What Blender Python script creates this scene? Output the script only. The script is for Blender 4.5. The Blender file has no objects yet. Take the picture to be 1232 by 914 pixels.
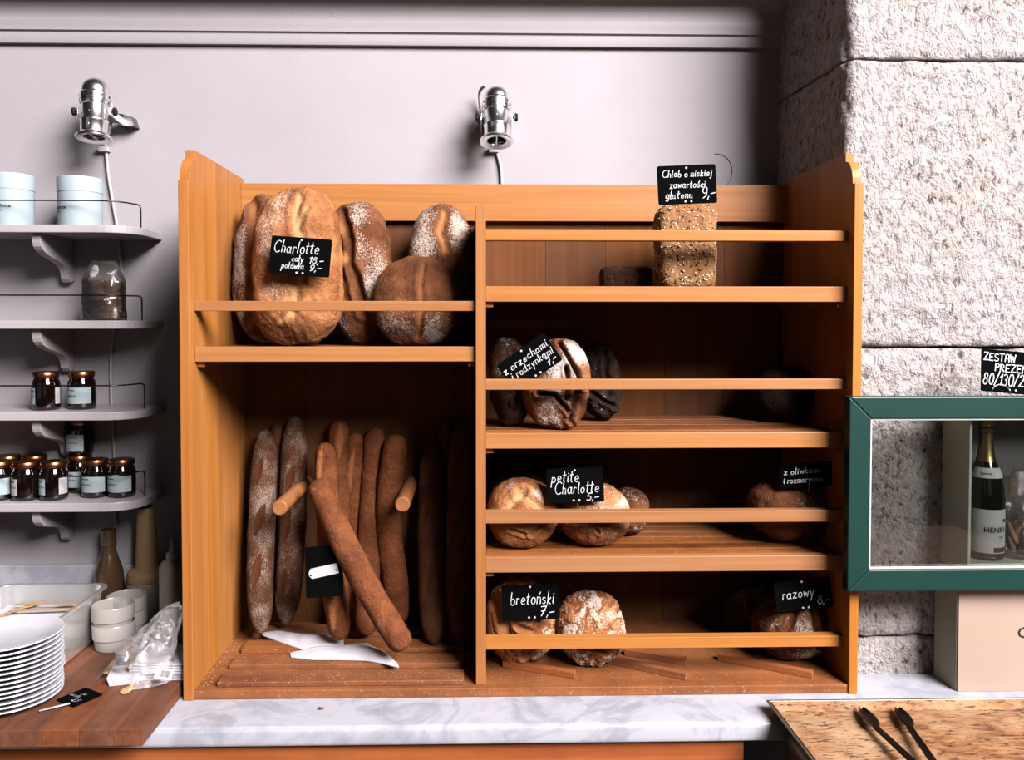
import bpy, bmesh, math, random
import numpy as np
from mathutils import Vector, Matrix, noise
from math import sin, cos, pi, radians as R

# ------------------------------------------------------------------ camera
F_PX = 990.0
YAW, PITCH = R(1.26), R(1.62)
PPX, PPY = 597.0, 413.0            # principal point in the 1232 x 914 frame
CAM = Vector((0.0, -1.8, 1.72))
scene = bpy.context.scene
cam_data = bpy.data.cameras.new('camera')
cam = bpy.data.objects.new('camera', cam_data)
scene.collection.objects.link(cam)
cam.location = CAM
cam.rotation_euler = (pi / 2 - PITCH, 0, -YAW)
cam_data.sensor_width = 36.0
cam_data.lens = F_PX * 36.0 / 1232.0
cam_data.shift_x = (616 - PPX) / 1232.0
cam_data.shift_y = (PPY - 457) / 1232.0
cam_data.clip_start = 0.05
scene.camera = cam
# ------------------------------------------------------------------ light
world = bpy.data.worlds.new('world')
scene.world = world
world.use_nodes = True
bgn = world.node_tree.nodes['Background']
bgn.inputs[0].default_value = (1.0, 0.86, 0.72, 1)
bgn.inputs[1].default_value = 0.012
def area(name, loc, target, sx, sy, power, col):
    d = bpy.data.lights.new(name, 'AREA')
    d.shape = 'RECTANGLE'; d.size = sx; d.size_y = sy; d.energy = power; d.color = col
    o = bpy.data.objects.new(name, d); scene.collection.objects.link(o)
    o.location = loc
    o.rotation_euler = (Vector(target) - Vector(loc)).to_track_quat('-Z', 'Y').to_euler()
    return o
area('window_daylight', (4.0, -4.6, 5.6), (0.0, 0.2, 1.45), 4.2, 3.2, 3950, (1.0, 0.945, 0.985))
area('added_chrome_fill_left', (-3.4, -4.2, 2.3), (0.0, 0.4, 1.5), 2.6, 2.8, 4.5, (1.0, 0.96, 1.0))  # added weak light, only gives the chrome something bright to reflect
area('added_chrome_fill_middle', (0.6, -5.4, 2.6), (0.0, 0.4, 1.5), 2.2, 2.8, 3.5, (1.0, 0.96, 1.0))  # second added light for streaks in the chrome, not a known window
vs = scene.view_settings
vs.view_transform = 'Standard'; vs.look = 'None'; vs.gamma = 1.0; vs.use_curve_mapping = False
vs.exposure = 0.0

# ------------------------------------------------------------------ pixel -> direction helpers
_F = Vector((sin(YAW) * cos(PITCH), cos(YAW) * cos(PITCH), -sin(PITCH)))
_R = Vector((cos(YAW), -sin(YAW), 0))
_U = _R.cross(_F)
def ray(px, py):
    return _F * F_PX + _R * (px - PPX) - _U * (py - PPY)
def on(px, py, Y):
    d = ray(px, py); t = (Y - CAM.y) / d.y
    return CAM + d * t
def onz(px, py, Z):
    d = ray(px, py); t = (Z - CAM.z) / d.z
    return CAM + d * t
def mpp(Y):                       # metres per pixel on the plane y = Y
    return (Y - CAM.y) / F_PX

# ------------------------------------------------------------------ object helpers
COL = scene.collection
def tag(o, label=None, cat=None, group=None, kind=None):
    if label: o['label'] = label
    if cat: o['category'] = cat
    if group: o['group'] = group
    if kind: o['kind'] = kind
    return o
def thing(name, label, cat, loc=(0, 0, 0), rot=(0, 0, 0), group=None):
    o = bpy.data.objects.new(name, None); COL.objects.link(o)
    o.empty_display_size = 0.03
    o.location = loc; o.rotation_euler = rot
    return tag(o, label, cat, group)
def wmat(o):
    m = Matrix.LocRotScale(o.location, o.rotation_euler, o.scale)
    return wmat(o.parent) @ m if o.parent else m
def obj(name, bm, mat, parent=None, smooth=False, world=False, origin=None):
    """link a bmesh as one object; world=True: bm is in world space and is moved into the parent's frame"""
    if parent is not None and world:
        bm.transform(wmat(parent).inverted())
    if origin is not None:
        bm.transform(Matrix.Translation(-Vector(origin)))
    me = bpy.data.meshes.new(name)
    bm.normal_update(); bm.to_mesh(me); bm.free()
    if mat is not None: me.materials.append(mat)
    if smooth:
        me.polygons.foreach_set('use_smooth', [True] * len(me.polygons))
        if smooth == 'auto':
            me.set_sharp_from_angle(angle=R(38))
    o = bpy.data.objects.new(name, me); COL.objects.link(o)
    if parent is not None: o.parent = parent
    if origin is not None: o.location = origin
    return o
def copy_tree(o, parent=None):
    c = o.copy(); COL.objects.link(c); c.parent = parent
    for ch in o.children: copy_tree(ch, c)
    return c

# ------------------------------------------------------------------ shape helpers
def box(x0, x1, y0, y1, z0, z1, bev=0.0, seg=2, bm=None):
    b = bmesh.new()
    r = bmesh.ops.create_cube(b, size=1.0)
    for v in b.verts:
        v.co = Vector(((x0 + x1) / 2 + v.co.x * (x1 - x0), (y0 + y1) / 2 + v.co.y * (y1 - y0), (z0 + z1) / 2 + v.co.z * (z1 - z0)))
    if bev > 0:
        bmesh.ops.bevel(b, geom=b.edges[:], offset=bev, segments=seg, profile=0.5, affect='EDGES')
    return merge(bm, b)
def merge(bm, b):
    if bm is None: return b
    me = bpy.data.meshes.new('tmp'); b.to_mesh(me); b.free(); bm.from_mesh(me); bpy.data.meshes.remove(me)
    return bm
def lathe(prof, seg=40, bm=None, M=None, a0=0.0, a1=2 * pi):
    """prof: (r, z) list; closed ring unless a partial angle is given (angle 0 faces -y)"""
    b = bmesh.new(); full = abs(a1 - a0 - 2 * pi) < 1e-6
    n = seg if full else seg + 1
    rings = []
    for r, z in prof:
        if r < 1e-6 and full:
            rings.append([b.verts.new((0, 0, z))] * n); continue
        rings.append([b.verts.new((r * sin(a0 + (a1 - a0) * i / seg), -r * cos(a0 + (a1 - a0) * i / seg), z)) for i in range(n)])
    for j in range(len(rings) - 1):
        A, B = rings[j], rings[j + 1]
        for i in range(seg):
            k = (i + 1) % n if full else i + 1
            vs_ = []
            for v in (A[i], A[k], B[k], B[i]):
                if v not in vs_: vs_.append(v)
            if len(vs_) > 2:
                try: b.faces.new(vs_)
                except ValueError: pass
    if M is not None: b.transform(M)
    return merge(bm, b)
def smooth_path(pts, n=6):
    """Catmull-Rom through the points"""
    P = [Vector(p) for p in pts]; out = []
    for i in range(len(P) - 1):
        a = P[max(i - 1, 0)]; b = P[i]; c = P[i + 1]; d = P[min(i + 2, len(P) - 1)]
        for k in range(n):
            t = k / n
            out.append(0.5 * ((2 * b) + (c - a) * t + (2 * a - 5 * b + 4 * c - d) * t * t + (3 * b - a - 3 * c + d) * t ** 3))
    out.append(P[-1]); return out
def tube(pts, rad, seg=8, bm=None, caps=True):
    b = bmesh.new(); P = [Vector(p) for p in pts]; rings = []
    up = Vector((0.31, 0.2, 0.93))
    for i, p in enumerate(P):
        t = (P[min(i + 1, len(P) - 1)] - P[max(i - 1, 0)]).normalized()
        s = t.cross(up)
        if s.length < 1e-4: s = t.cross(Vector((1, 0, 0)))
        s.normalize(); u = s.cross(t)
        r = rad[i] if isinstance(rad, (list, tuple)) else rad
        rings.append([b.verts.new(p + s * r * cos(2 * pi * k / seg) + u * r * sin(2 * pi * k / seg)) for k in range(seg)])
    for j in range(len(rings) - 1):
        for k in range(seg):
            b.faces.new((rings[j][k], rings[j][(k + 1) % seg], rings[j + 1][(k + 1) % seg], rings[j + 1][k]))
    if caps:
        b.faces.new(rings[0][::-1]); b.faces.new(rings[-1])
    bmesh.ops.recalc_face_normals(b, faces=b.faces[:])
    return merge(bm, b)
def prism(poly, axis, a, b_, bev=0.0, bm=None):
    """extrude a 2D polygon: axis 'x' -> poly is (y,z); 'y' -> (x,z); 'z' -> (x,y)"""
    b = bmesh.new()
    def mk(u, v, w):
        return {'x': (w, u, v), 'y': (u, w, v), 'z': (u, v, w)}[axis]
    A = [b.verts.new(mk(u, v, a)) for u, v in poly]; B = [b.verts.new(mk(u, v, b_)) for u, v in poly]
    n = len(poly)
    b.faces.new(A); b.faces.new(B[::-1])
    for i in range(n): b.faces.new((A[i], B[i], B[(i + 1) % n], A[(i + 1) % n]))
    bmesh.ops.recalc_face_normals(b, faces=b.faces[:])
    if bev > 0:
        es = [e for e in b.edges if len(e.link_faces) == 2 and e.calc_face_angle(0) > R(40)]
        bmesh.ops.bevel(b, geom=es, offset=bev, segments=2, profile=0.5, affect='EDGES')
    return merge(bm, b)
def grid_box(x0, x1, y0, y1, z0, z1, step, fn):
    """box with a fine lattice on its surface, every point moved by fn"""
    b = bmesh.new()
    nx, ny, nz = [max(2, int(round((q - p) / step))) for p, q in ((x0, x1), (y0, y1), (z0, z1))]
    V = {}
    def g(i, j, k):
        key = (i, j, k)
        if key not in V:
            V[key] = b.verts.new(fn(Vector((x0 + (x1 - x0) * i / nx, y0 + (y1 - y0) * j / ny, z0 + (z1 - z0) * k / nz))))
        return V[key]
    for i in range(nx):
        for k in range(nz):
            b.faces.new((g(i, 0, k), g(i + 1, 0, k), g(i + 1, 0, k + 1), g(i, 0, k + 1)))
            b.faces.new((g(i, ny, k), g(i, ny, k + 1), g(i + 1, ny, k + 1), g(i + 1, ny, k)))
    for j in range(ny):
        for k in range(nz):
            b.faces.new((g(0, j, k), g(0, j, k + 1), g(0, j + 1, k + 1), g(0, j + 1, k)))
            b.faces.new((g(nx, j, k), g(nx, j + 1, k), g(nx, j + 1, k + 1), g(nx, j, k + 1)))
    for i in range(nx):
        for j in range(ny):
            b.faces.new((g(i, j, 0), g(i, j + 1, 0), g(i + 1, j + 1, 0), g(i + 1, j, 0)))
            b.faces.new((g(i, j, nz), g(i + 1, j, nz), g(i + 1, j + 1, nz), g(i, j + 1, nz)))
    return b

# ------------------------------------------------------------------ materials
ALB = 0.36                        # darkens all lin colours so less bounce light fills the shade
def lin(r, g, b):
    f = lambda c: (c / 255 / 12.92) if c / 255 <= 0.04045 else ((c / 255 + 0.055) / 1.055) ** 2.4
    return (f(r) * ALB, f(g) * ALB, f(b) * ALB, 1)
class NT:
    def __init__(s, name):
        s.m = bpy.data.materials.new(name); s.m.use_nodes = True; s.t = s.m.node_tree
        s.b = s.t.nodes['Principled BSDF']; s.out = s.t.nodes['Material Output']
    def n(s, typ, ins=None, **kw):
        x = s.t.nodes.new(typ)
        for k, v in kw.items(): setattr(x, k, v)
        for k, v in (ins or {}).items():
            if isinstance(v, bpy.types.NodeSocket): s.t.links.new(v, x.inputs[k])
            else: x.inputs[k].default_value = v
        return x
    def l(s, a, b): s.t.links.new(a, b)
    def coord(s, scale=(1, 1, 1), kind='Object'):
        c = s.n('ShaderNodeTexCoord'); m = s.n('ShaderNodeMapping', {'Vector': c.outputs[kind], 'Scale': scale})
        return m.outputs[0]
    def noise(s, vec, scale, detail=4, rough=0.55, dist=0.0):
        return s.n('ShaderNodeTexNoise', {'Vector': vec, 'Scale': scale, 'Detail': detail, 'Roughness': rough, 'Distortion': dist}).outputs[0]
    def ramp(s, fac, stops):
        r = s.n('ShaderNodeValToRGB', {'Fac': fac}); e = r.color_ramp.elements
        while len(e) < len(stops): e.new(0.5)
        for q, (p, c) in zip(e, stops):
            q.position = p; q.color = c if not isinstance(c, (int, float)) else (c, c, c, 1)
        return r.outputs[0]
    def mix(s, fac, a, b, typ='MIX'):
        m = s.n('ShaderNodeMix', data_type='RGBA', blend_type=typ)
        for i, v in ((0, fac), (6, a), (7, b)):
            if isinstance(v, bpy.types.NodeSocket): s.l(v, m.inputs[i])
            else: m.inputs[i].default_value = v
        return m.outputs[2]
    def math(s, op, a, b=0.0, clamp=False):
        m = s.n('ShaderNodeMath', operation=op, use_clamp=clamp)
        for i, v in ((0, a), (1, b)):
            if isinstance(v, bpy.types.NodeSocket): s.l(v, m.inputs[i])
            else: m.inputs[i].default_value = v
        return m.outputs[0]
    def bump(s, h, strength=0.3, dist=0.002):
        s.l(s.n('ShaderNodeBump', {'Height': h, 'Strength': strength, 'Distance': dist}).outputs[0], s.b.inputs['Normal'])
    def col(s, c):
        if isinstance(c, bpy.types.NodeSocket): s.l(c, s.b.inputs['Base Color'])
        else: s.b.inputs['Base Color'].default_value = c
        return s
    def set(s, **kw):
        names = {'rough': 'Roughness', 'metal': 'Metallic', 'spec': 'Specular IOR Level', 'trans': 'Transmission Weight', 'ior': 'IOR', 'alpha': 'Alpha', 'coat': 'Coat Weight', 'sss': 'Subsurface Weight'}
        for k, v in kw.items():
            if isinstance(v, bpy.types.NodeSocket): s.l(v, s.b.inputs[names[k]])
            else: s.b.inputs[names[k]].default_value = v
        return s
def plain(name, c, rough=0.5, metal=0.0, spec=0.3, mottled=0.06, scale=20, bump=0.0):
    t = NT(name); v = t.coord()
    n = t.noise(v, scale, 5)
    dark = (c[0] * (1 - mottled * 2), c[1] * (1 - mottled * 2.2), c[2] * (1 - mottled * 2.4), 1)
    t.col(t.mix(t.ramp(n, [(0.3, 0), (0.7, 1)]), dark, c)).set(rough=rough, metal=metal, spec=spec)
    if bump: t.bump(t.noise(v, scale * 6, 3), bump, 0.001)
    return t.m
def wood(name, light, dark, axis='x', rough=0.42, grime=0.0, ring=60, dust=0.0, spec=0.16):
    t = NT(name)
    sc = {'x': (1.2, ring * 0.35, ring), 'z': (ring, ring * 0.35, 1.2), 'y': (ring, 1.2, ring)}[axis]
    rnd = t.n('ShaderNodeObjectInfo').outputs['Random']
    c = t.n('ShaderNodeTexCoord')
    off = t.n('ShaderNodeCombineXYZ', {0: t.math('MULTIPLY', rnd, 7.3), 1: t.math('MULTIPLY', rnd, 3.1), 2: t.math('MULTIPLY', rnd, 5.7)})
    add = t.n('ShaderNodeVectorMath', {0: c.outputs['Object'], 1: off.outputs[0]}, operation='ADD').outputs[0]
    v = t.n('ShaderNodeMapping', {'Vector': add, 'Scale': sc}).outputs[0]
    n1 = t.noise(v, 1.0, 6, 0.62, 0.6)
    v2 = t.n('ShaderNodeMapping', {'Vector': add, 'Scale': [q ** 0.6 * 1.5 for q in sc]}).outputs[0]
    n2 = t.noise(v2, 1.0, 3, 0.5, 0.8)
    base = t.mix(t.ramp(n1, [(0.32, 0), (0.68, 1)]), dark, light)
    base = t.mix(t.math('MULTIPLY', t.ramp(n2, [(0.4, 0), (0.75, 1)]), 0.22), base, dark)
    hsv = t.n('ShaderNodeHueSaturation', {'Color': base, 'Value': t.math('ADD', t.math('MULTIPLY', rnd, 0.22), 0.89), 'Saturation': t.math('ADD', t.math('MULTIPLY', rnd, 0.12), 0.94)}).outputs[0]
    if grime:
        g = t.noise(add, 9, 6, 0.7)
        fl = t.noise(add, 160, 2)
        hsv = t.mix(t.math('MULTIPLY', t.ramp(g, [(0.42, 0), (0.72, 1)]), grime), hsv, lin(60, 30, 14))
        hsv = t.mix(t.math('MULTIPLY', t.ramp(fl, [(0.62, 0), (0.74, 1)]), dust), hsv, lin(225, 200, 170)) if dust else hsv
    t.col(hsv).set(rough=rough, spec=spec)
    t.bump(n1, 0.10, 0.002)
    return t.m
def thin_glass(name, tint=(0.96, 1.0, 0.98, 1), refl=0.10, rough=0.02, haze=0.0, hazecol=(0.8, 0.8, 0.8, 1), wrinkle=0.0):
    t = NT(name); nt = t.t
    tr = t.n('ShaderNodeBsdfTransparent', {'Color': tint})
    gl = t.n('ShaderNodeBsdfGlossy', {'Color': (1, 1, 1, 1), 'Roughness': rough})
    fr = t.n('ShaderNodeFresnel', {'IOR': 1.5}).outputs[0]
    if wrinkle:
        h = t.noise(t.coord(), 28, 5, 0.6, 1.5)
        bp = t.n('ShaderNodeBump', {'Height': h, 'Strength': wrinkle, 'Distance': 0.01}).outputs[0]
        t.l(bp, gl.inputs['Normal'])
    fac = t.math('ADD', t.math('MULTIPLY', fr, 1.0), refl, True)
    m1 = t.n('ShaderNodeMixShader', {0: fac, 1: tr.outputs[0], 2: gl.outputs[0]})
    last = m1
    if haze:
        df = t.n('ShaderNodeBsdfDiffuse', {'Color': hazecol})
        tl = t.n('ShaderNodeBsdfTranslucent', {'Color': hazecol})
        mm = t.n('ShaderNodeMixShader', {0: 0.5, 1: df.outputs[0], 2: tl.outputs[0]})
        last = t.n('ShaderNodeMixShader', {0: haze, 1: m1.outputs[0], 2: mm.outputs[0]})
    t.l(last.outputs[0], t.out.inputs['Surface'])
    return t.m
def bread_mat(name, dark, light, cutc, flourc=lin(228, 210, 194), speck=240, rough=0.75):
    t = NT(name); v = t.coord()
    a = t.n('ShaderNodeAttribute', attribute_name='cut').outputs['Fac']
    fl = t.n('ShaderNodeAttribute', attribute_name='flour').outputs['Fac']
    big = t.noise(v, 17, 6, 0.62)
    base = t.mix(t.ramp(big, [(0.3, 0), (0.66, 1)]), dark, light)
    fine = t.noise(v, 130, 4, 0.7)
    base = t.mix(t.math('MULTIPLY', t.ramp(fine, [(0.46, 0), (0.7, 1)]), 0.5), base, dark)
    base = t.mix(a, base, cutc)
    sp = t.noise(v, speck, 3, 0.75)
    md = t.noise(v, 38, 5, 0.7)
    s = t.math('ADD', t.math('MULTIPLY', sp, 1.25), t.math('MULTIPLY', md, 0.35))
    th = t.math('SUBTRACT', t.math('ADD', s, fl), 1.13)
    mask = t.math('MULTIPLY', th, 9.0, True)
    base = t.mix(t.math('MULTIPLY', mask, 0.8), base, flourc)
    t.col(base).set(rough=rough, spec=0.10)
    t.bump(t.math('ADD', t.math('ADD', fine, t.math('MULTIPLY', sp, 0.4)), t.math('MULTIPLY', t.noise(v, 55, 4, 0.6), 1.2)), 0.8, 0.006)
    return t.m

M = {}
M['wood_x'] = wood('beech_grain_across', lin(202, 140, 84), lin(182, 116, 62), 'x')
M['wood_z'] = wood('beech_grain_upright', lin(202, 138, 76), lin(182, 112, 56), 'z')
M['wood_y'] = wood('beech_grain_deep', lin(196, 132, 76), lin(170, 104, 54), 'y')
M['wood_floor'] = wood('beech_floury_floor', lin(178, 112, 64), lin(150, 86, 46), 'x', 0.6, 0.45, dust=0.35)
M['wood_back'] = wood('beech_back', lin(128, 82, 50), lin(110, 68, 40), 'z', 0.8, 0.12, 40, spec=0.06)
M['wood_stick'] = wood('beech_stick', lin(190, 118, 72), lin(158, 88, 48), 'x', 0.6, 0.3, dust=0.3)
M['board'] = wood('chopping_board_wood', lin(150, 96, 68), lin(112, 66, 44), 'x', 0.5, 0.4, 45)
M['board_y'] = wood('chopping_board_staves', lin(154, 98, 68), lin(120, 70, 46), 'y', 0.5, 0.45, 45)
M['pine'] = wood('counter_pine', lin(206, 116, 52), lin(170, 84, 34), 'x', 0.4, 0.15, 30)
M['pale_wood'] = wood('pale_cutlery_wood', lin(226, 186, 138), lin(206, 160, 110), 'x', 0.6)
# plaster
t = NT('lilac_white_plaster'); v = t.coord()
n = t.noise(v, 1.6, 5, 0.6); n2 = t.noise(v, 60, 4, 0.6)
chip = t.noise(v, 46, 2, 0.4)
c = t.mix(t.ramp(n, [(0.35, 0), (0.7, 1)]), lin(186, 180, 182), lin(195, 189, 191))
c = t.mix(t.math('MULTIPLY', t.ramp(chip, [(0.76, 0), (0.79, 1)]), 0.5), c, lin(165, 158, 162))
t.col(c).set(rough=0.75, spec=0.1)
t.bump(t.math('ADD', n2, t.math('MULTIPLY', t.noise(v, 9, 3), 2.0)), 0.10, 0.004)
M['plaster'] = t.m
# stone
t = NT('rough_pale_granite'); v = t.coord(kind='Object')
n1 = t.noise(v, 48, 6, 0.68); n2 = t.noise(v, 5, 5, 0.6); n3 = t.noise(v, 150, 4, 0.7)
vs2 = t.coord((80, 80, 46))
pit = t.noise(vs2, 1.0, 4, 0.65, 0.4)
c = t.mix(t.ramp(n1, [(0.36, 0), (0.62, 1)]), lin(192, 183, 176), lin(236, 228, 223))
c = t.mix(t.ramp(n2, [(0.45, 0), (0.75, 1)]), c, t.mix(0.5, c, lin(206, 176, 152)))
pm = t.ramp(pit, [(0.36, 1), (0.46, 0)])
c = t.mix(t.math('MULTIPLY', pm, t.ramp(n2, [(0.35, 0.25), (0.6, 0.95)])), c, lin(84, 74, 64))
c = t.mix(t.math('MULTIPLY', t.ramp(n3, [(0.55, 0), (0.7, 1)]), 0.4), c, lin(238, 232, 229))
t.col(c).set(rough=0.9, spec=0.08)
t.bump(t.math('ADD', t.math('ADD', t.math('MULTIPLY', pit, 1.6), n1), t.math('MULTIPLY', n3, 0.6)), 1.0, 0.010)
M['stone'] = t.m
M['mortar'] = plain('grey_mortar', lin(120, 108, 96), 0.95, bump=0.5)
# marble
t = NT('grey_veined_marble'); v = t.coord((1, 1, 1))
w = t.noise(v, 3.0, 6, 0.62, 1.4); w2 = t.noise(v, 9, 8, 0.7, 0.8)
vein = t.ramp(w, [(0.44, 0), (0.50, 1), (0.56, 0)])
c = t.mix(t.math('MULTIPLY', vein, t.math('MULTIPLY', w2, 0.75)), lin(206, 207, 214), lin(118, 122, 136))
c = t.mix(t.ramp(w2, [(0.5, 0), (0.8, 1)]), c, lin(168, 171, 184))
t.col(c).set(rough=0.28, spec=0.5)
M['marble'] = t.m
M['floor'] = plain('dark_floor_tile', lin(96, 78, 64), 0.4)
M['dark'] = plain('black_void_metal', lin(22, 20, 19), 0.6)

WALL_Y = 0.50
STONE_Y = 0.11
ZC = on(620, 839, 0.0).z          # counter top height
# ---------------------------------------------------------------- the room
def struct(name, bm, mat, parent=None, **k):
    o = obj(name, bm, mat, parent, **k)
    if parent is None: tag(o, kind='structure')
    return o
o = struct('floor', box(-4, 4, -5, 0.9, -0.1, 0.0), M['floor']); tag(o, 'dark floor under the counter', 'floor')
o = struct('wall_back', box(-2.4, 1.0, WALL_Y, WALL_Y + 0.2, 0, 3.2), M['plaster']); tag(o, 'lilac white painted plaster wall behind the bread rack', 'wall')
# cornice
zt = lambda py: on(400, py, WALL_Y - 0.02).z
prof = [(0, zt(53)), (-0.014, zt(53)), (-0.017, zt(50)), (-0.017, zt(40)), (-0.024, zt(38.5)), (-0.026, zt(33)), (-0.030, zt(28))]
for i in range(7):
    a = i / 6 * pi / 2
    prof.append((-0.030 - 0.055 * (1 - cos(a)), zt(27) + 0.062 * sin(a)))
prof += [(-0.088, zt(2)), (-0.098, zt(1)), (-0.098, zt(-8)), (-0.12, zt(-9)), (-0.12, zt(-30)), (0, zt(-30))]
o = struct('trim_1', prism([(WALL_Y + y + 0.0, z) for y, z in prof], 'x', -2.4, 0.842), M['plaster'], smooth='auto')
tag(o, 'white moulded cornice running along the top of the plaster wall', 'cornice')
# stone pier on the right, one mesh for each block
pier = bpy.data.objects.new('wall_right', None); COL.objects.link(pier)
pier.location = (0.86, STONE_Y, ZC); tag(pier, 'pier of rough pale granite blocks beside the bread rack', 'stone wall', kind='structure')
zs = [ZC - 0.35] + [on(1120, y, STONE_Y).z for y in (765, 418, 72)] + [3.1]
def rock(seed, x0, z0, z1):
    S = Vector((seed * 3.7, seed * 1.9, seed * 5.3))
    def fn(p):
        q = p.copy()
        q.x += (STONE_Y - p.y) * 0.05 * max(0.0, 1 - (p.x - x0) / 0.3)
        # worn edges
        e = min(abs(p.z - z0), abs(p.z - z1)); w = max(0.0, 1 - e / 0.02)
        ex = max(0.0, 1 - abs(p.x - x0) / 0.025)
        fr = max(0.0, 1 - abs(p.y - STONE_Y) / 0.03)
        rg = noise.noise(p * 11 + S)
        q.y += fr * (w * w * 0.010 * (0.6 + rg) + ex * ex * 0.010)
        q.x += ex * fr * (0.006 + 0.012 * noise.noise(Vector((0, 0, p.z * 9)) + S))
        q.z += (-1 if abs(p.z - z1) < abs(p.z - z0) else 1) * w * (0.0025 + 0.004 * max(0, noise.noise(p * 14 + S * 2)))
        d = 0.008 * noise.noise(p * 5 + S) + 0.006 * noise.noise(p * 21 + S) + 0.005 * noise.noise(p * 52 + S)
        if fr > 0: q.y -= d
        if ex > 0.9: q.x -= d * 0.8
        return q
    return fn
for i in range(4):
    st = 0.0085 if i else 0.012
    b = grid_box(0.858, 2.1, STONE_Y, 0.56, zs[i], zs[i + 1], st, rock(i + 1, 0.858, zs[i], zs[i + 1]))
    s = obj('stone_block', b, M['stone'], pier, smooth=True, world=True)
obj('mortar_core', box(0.885, 2.09, STONE_Y + 0.025, 0.55, 0.02, 3.08), M['mortar'], pier, world=True)

# ---------------------------------------------------------------- counter
MF = -0.125                       # marble front
mt = thing('marble_counter', 'long white marble counter top with grey veins under the bread rack', 'countertop', (0, 0.1, ZC - 0.042))
prof = []
r = 0.013
b = prism([(-2.4, MF), (1.9, MF), (1.9, STONE_Y - 0.008), (0.842, STONE_Y - 0.008), (0.834, WALL_Y - 0.0005), (-2.4, WALL_Y - 0.0005)], 'z', ZC - 0.042, ZC)
es = [e for e in b.edges if all(abs(v.co.y - MF) < 1e-5 for v in e.verts)]
bmesh.ops.bevel(b, geom=es, offset=0.011, segments=5, profile=0.5, affect='EDGES')
obj('slab', b, M['marble'], mt, smooth='auto', world=True)
b = box(-2.4, -0.92, WALL_Y - 0.02, WALL_Y, ZC, on(60, 680, WALL_Y - 0.02).z, 0.003)
tag(obj('backsplash', b, M['marble'], origin=(-1.6, WALL_Y - 0.02, ZC)), 'low grey-veined marble upstand against the wall under the left shelves', 'backsplash')
cb = thing('counter_cabinet', 'orange pine counter front below the marble slab', 'counter', (-0.6, 0.1, 0))
XB = on(893, 905, MF + 0.03).x
obj('front_board', box(-2.4, XB, MF + 0.02, MF + 0.045, ZC - 0.19, ZC - 0.0425, 0.002), M['pine'], cb, world=True)
obj('front_board', box(-2.4, XB - 0.01, MF + 0.03, MF + 0.05, 0.08, ZC - 0.19, 0.002), M['pine'], cb, world=True)
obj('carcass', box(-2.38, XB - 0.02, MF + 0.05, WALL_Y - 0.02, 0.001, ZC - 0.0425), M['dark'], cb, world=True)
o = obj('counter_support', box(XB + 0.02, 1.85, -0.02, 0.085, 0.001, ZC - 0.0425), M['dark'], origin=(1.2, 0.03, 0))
tag(o, 'dark recessed support below the right end of the marble counter', 'counter support')

# ---------------------------------------------------------------- bread rack
RD = 0.43                          # rack depth
XL0, XL1 = on(218, 600, 0).x, on(230, 600, 0).x
XR0, XR1 = on(1024, 600, 0).x, on(1034.5, 600, 0).x
ZT = on(240, 180, 0.045).z
rack = thing('bread_rack', 'large open beech wood bread rack with rails, full of loaves', 'bread rack', (0.09, 0.2, ZC))
def panel(x0, x1, zlow):
    # front board with its stepped quarter-round shoulder
    zq0, zq1 = ZT - 0.075, ZT - 0.020
    P = [(0.0, zlow), (0.0, zq0), (0.012, zq0)]
    for i in range(9):
        a = i / 8 * pi / 2
        P.append((0.012 + 0.036 * (1 - cos(a)), zq0 + 0.004 + (zq1 - zq0 - 0.004) * sin(a)))
    P += [(0.048, ZT), (0.105, ZT), (0.105, zlow)]
    f = obj('side_panel', prism(P, 'x', x0, x1, 0.0012), M['wood_z'], rack, world=True)
    ys = [0.105, 0.185, 0.275, 0.36, RD]
    for a, b_ in zip(ys, ys[1:]):
        obj('board', box(x0, x1, a + 0.0003, b_ - 0.0003, zlow, ZT, 0.0008), M['wood_z'], f, world=True)
panel(XL0, XL1, ZC); panel(XR0, XR1, ZC)
XD0, XD1 = on(572.5, 600, 0.02).x, on(584.5, 600, 0.02).x
ZD = on(578, 247, 0.02).z
BT = ZC + 0.020                    # floor board top
obj('base_board', box(XL1, XR0, 0.004, RD - 0.012, ZC, BT, 0.0015), M['wood_floor'], rack, world=True)
obj('divider', box(XD0, XD1, 0.02, RD - 0.012, BT, ZD, 0.0012), M['wood_z'], rack, world=True)
# back: tall boards and the top rail in front
nb = 9
for i in range(nb):
    a = XL1 + (XR0 - XL1) * i / nb; b_ = XL1 + (XR0 - XL1) * (i + 1) / nb
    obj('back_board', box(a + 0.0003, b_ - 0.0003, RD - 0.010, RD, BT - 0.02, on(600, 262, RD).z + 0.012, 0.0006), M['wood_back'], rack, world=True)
zr0, zr1 = on(600, 266, RD - 0.03).z, on(600, 221.5, RD - 0.03).z
obj('back_rail', box(XL1, XR0, RD - 0.032, RD - 0.0105, zr0, zr1, 0.0015), M['wood_x'], rack, world=True)
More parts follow.
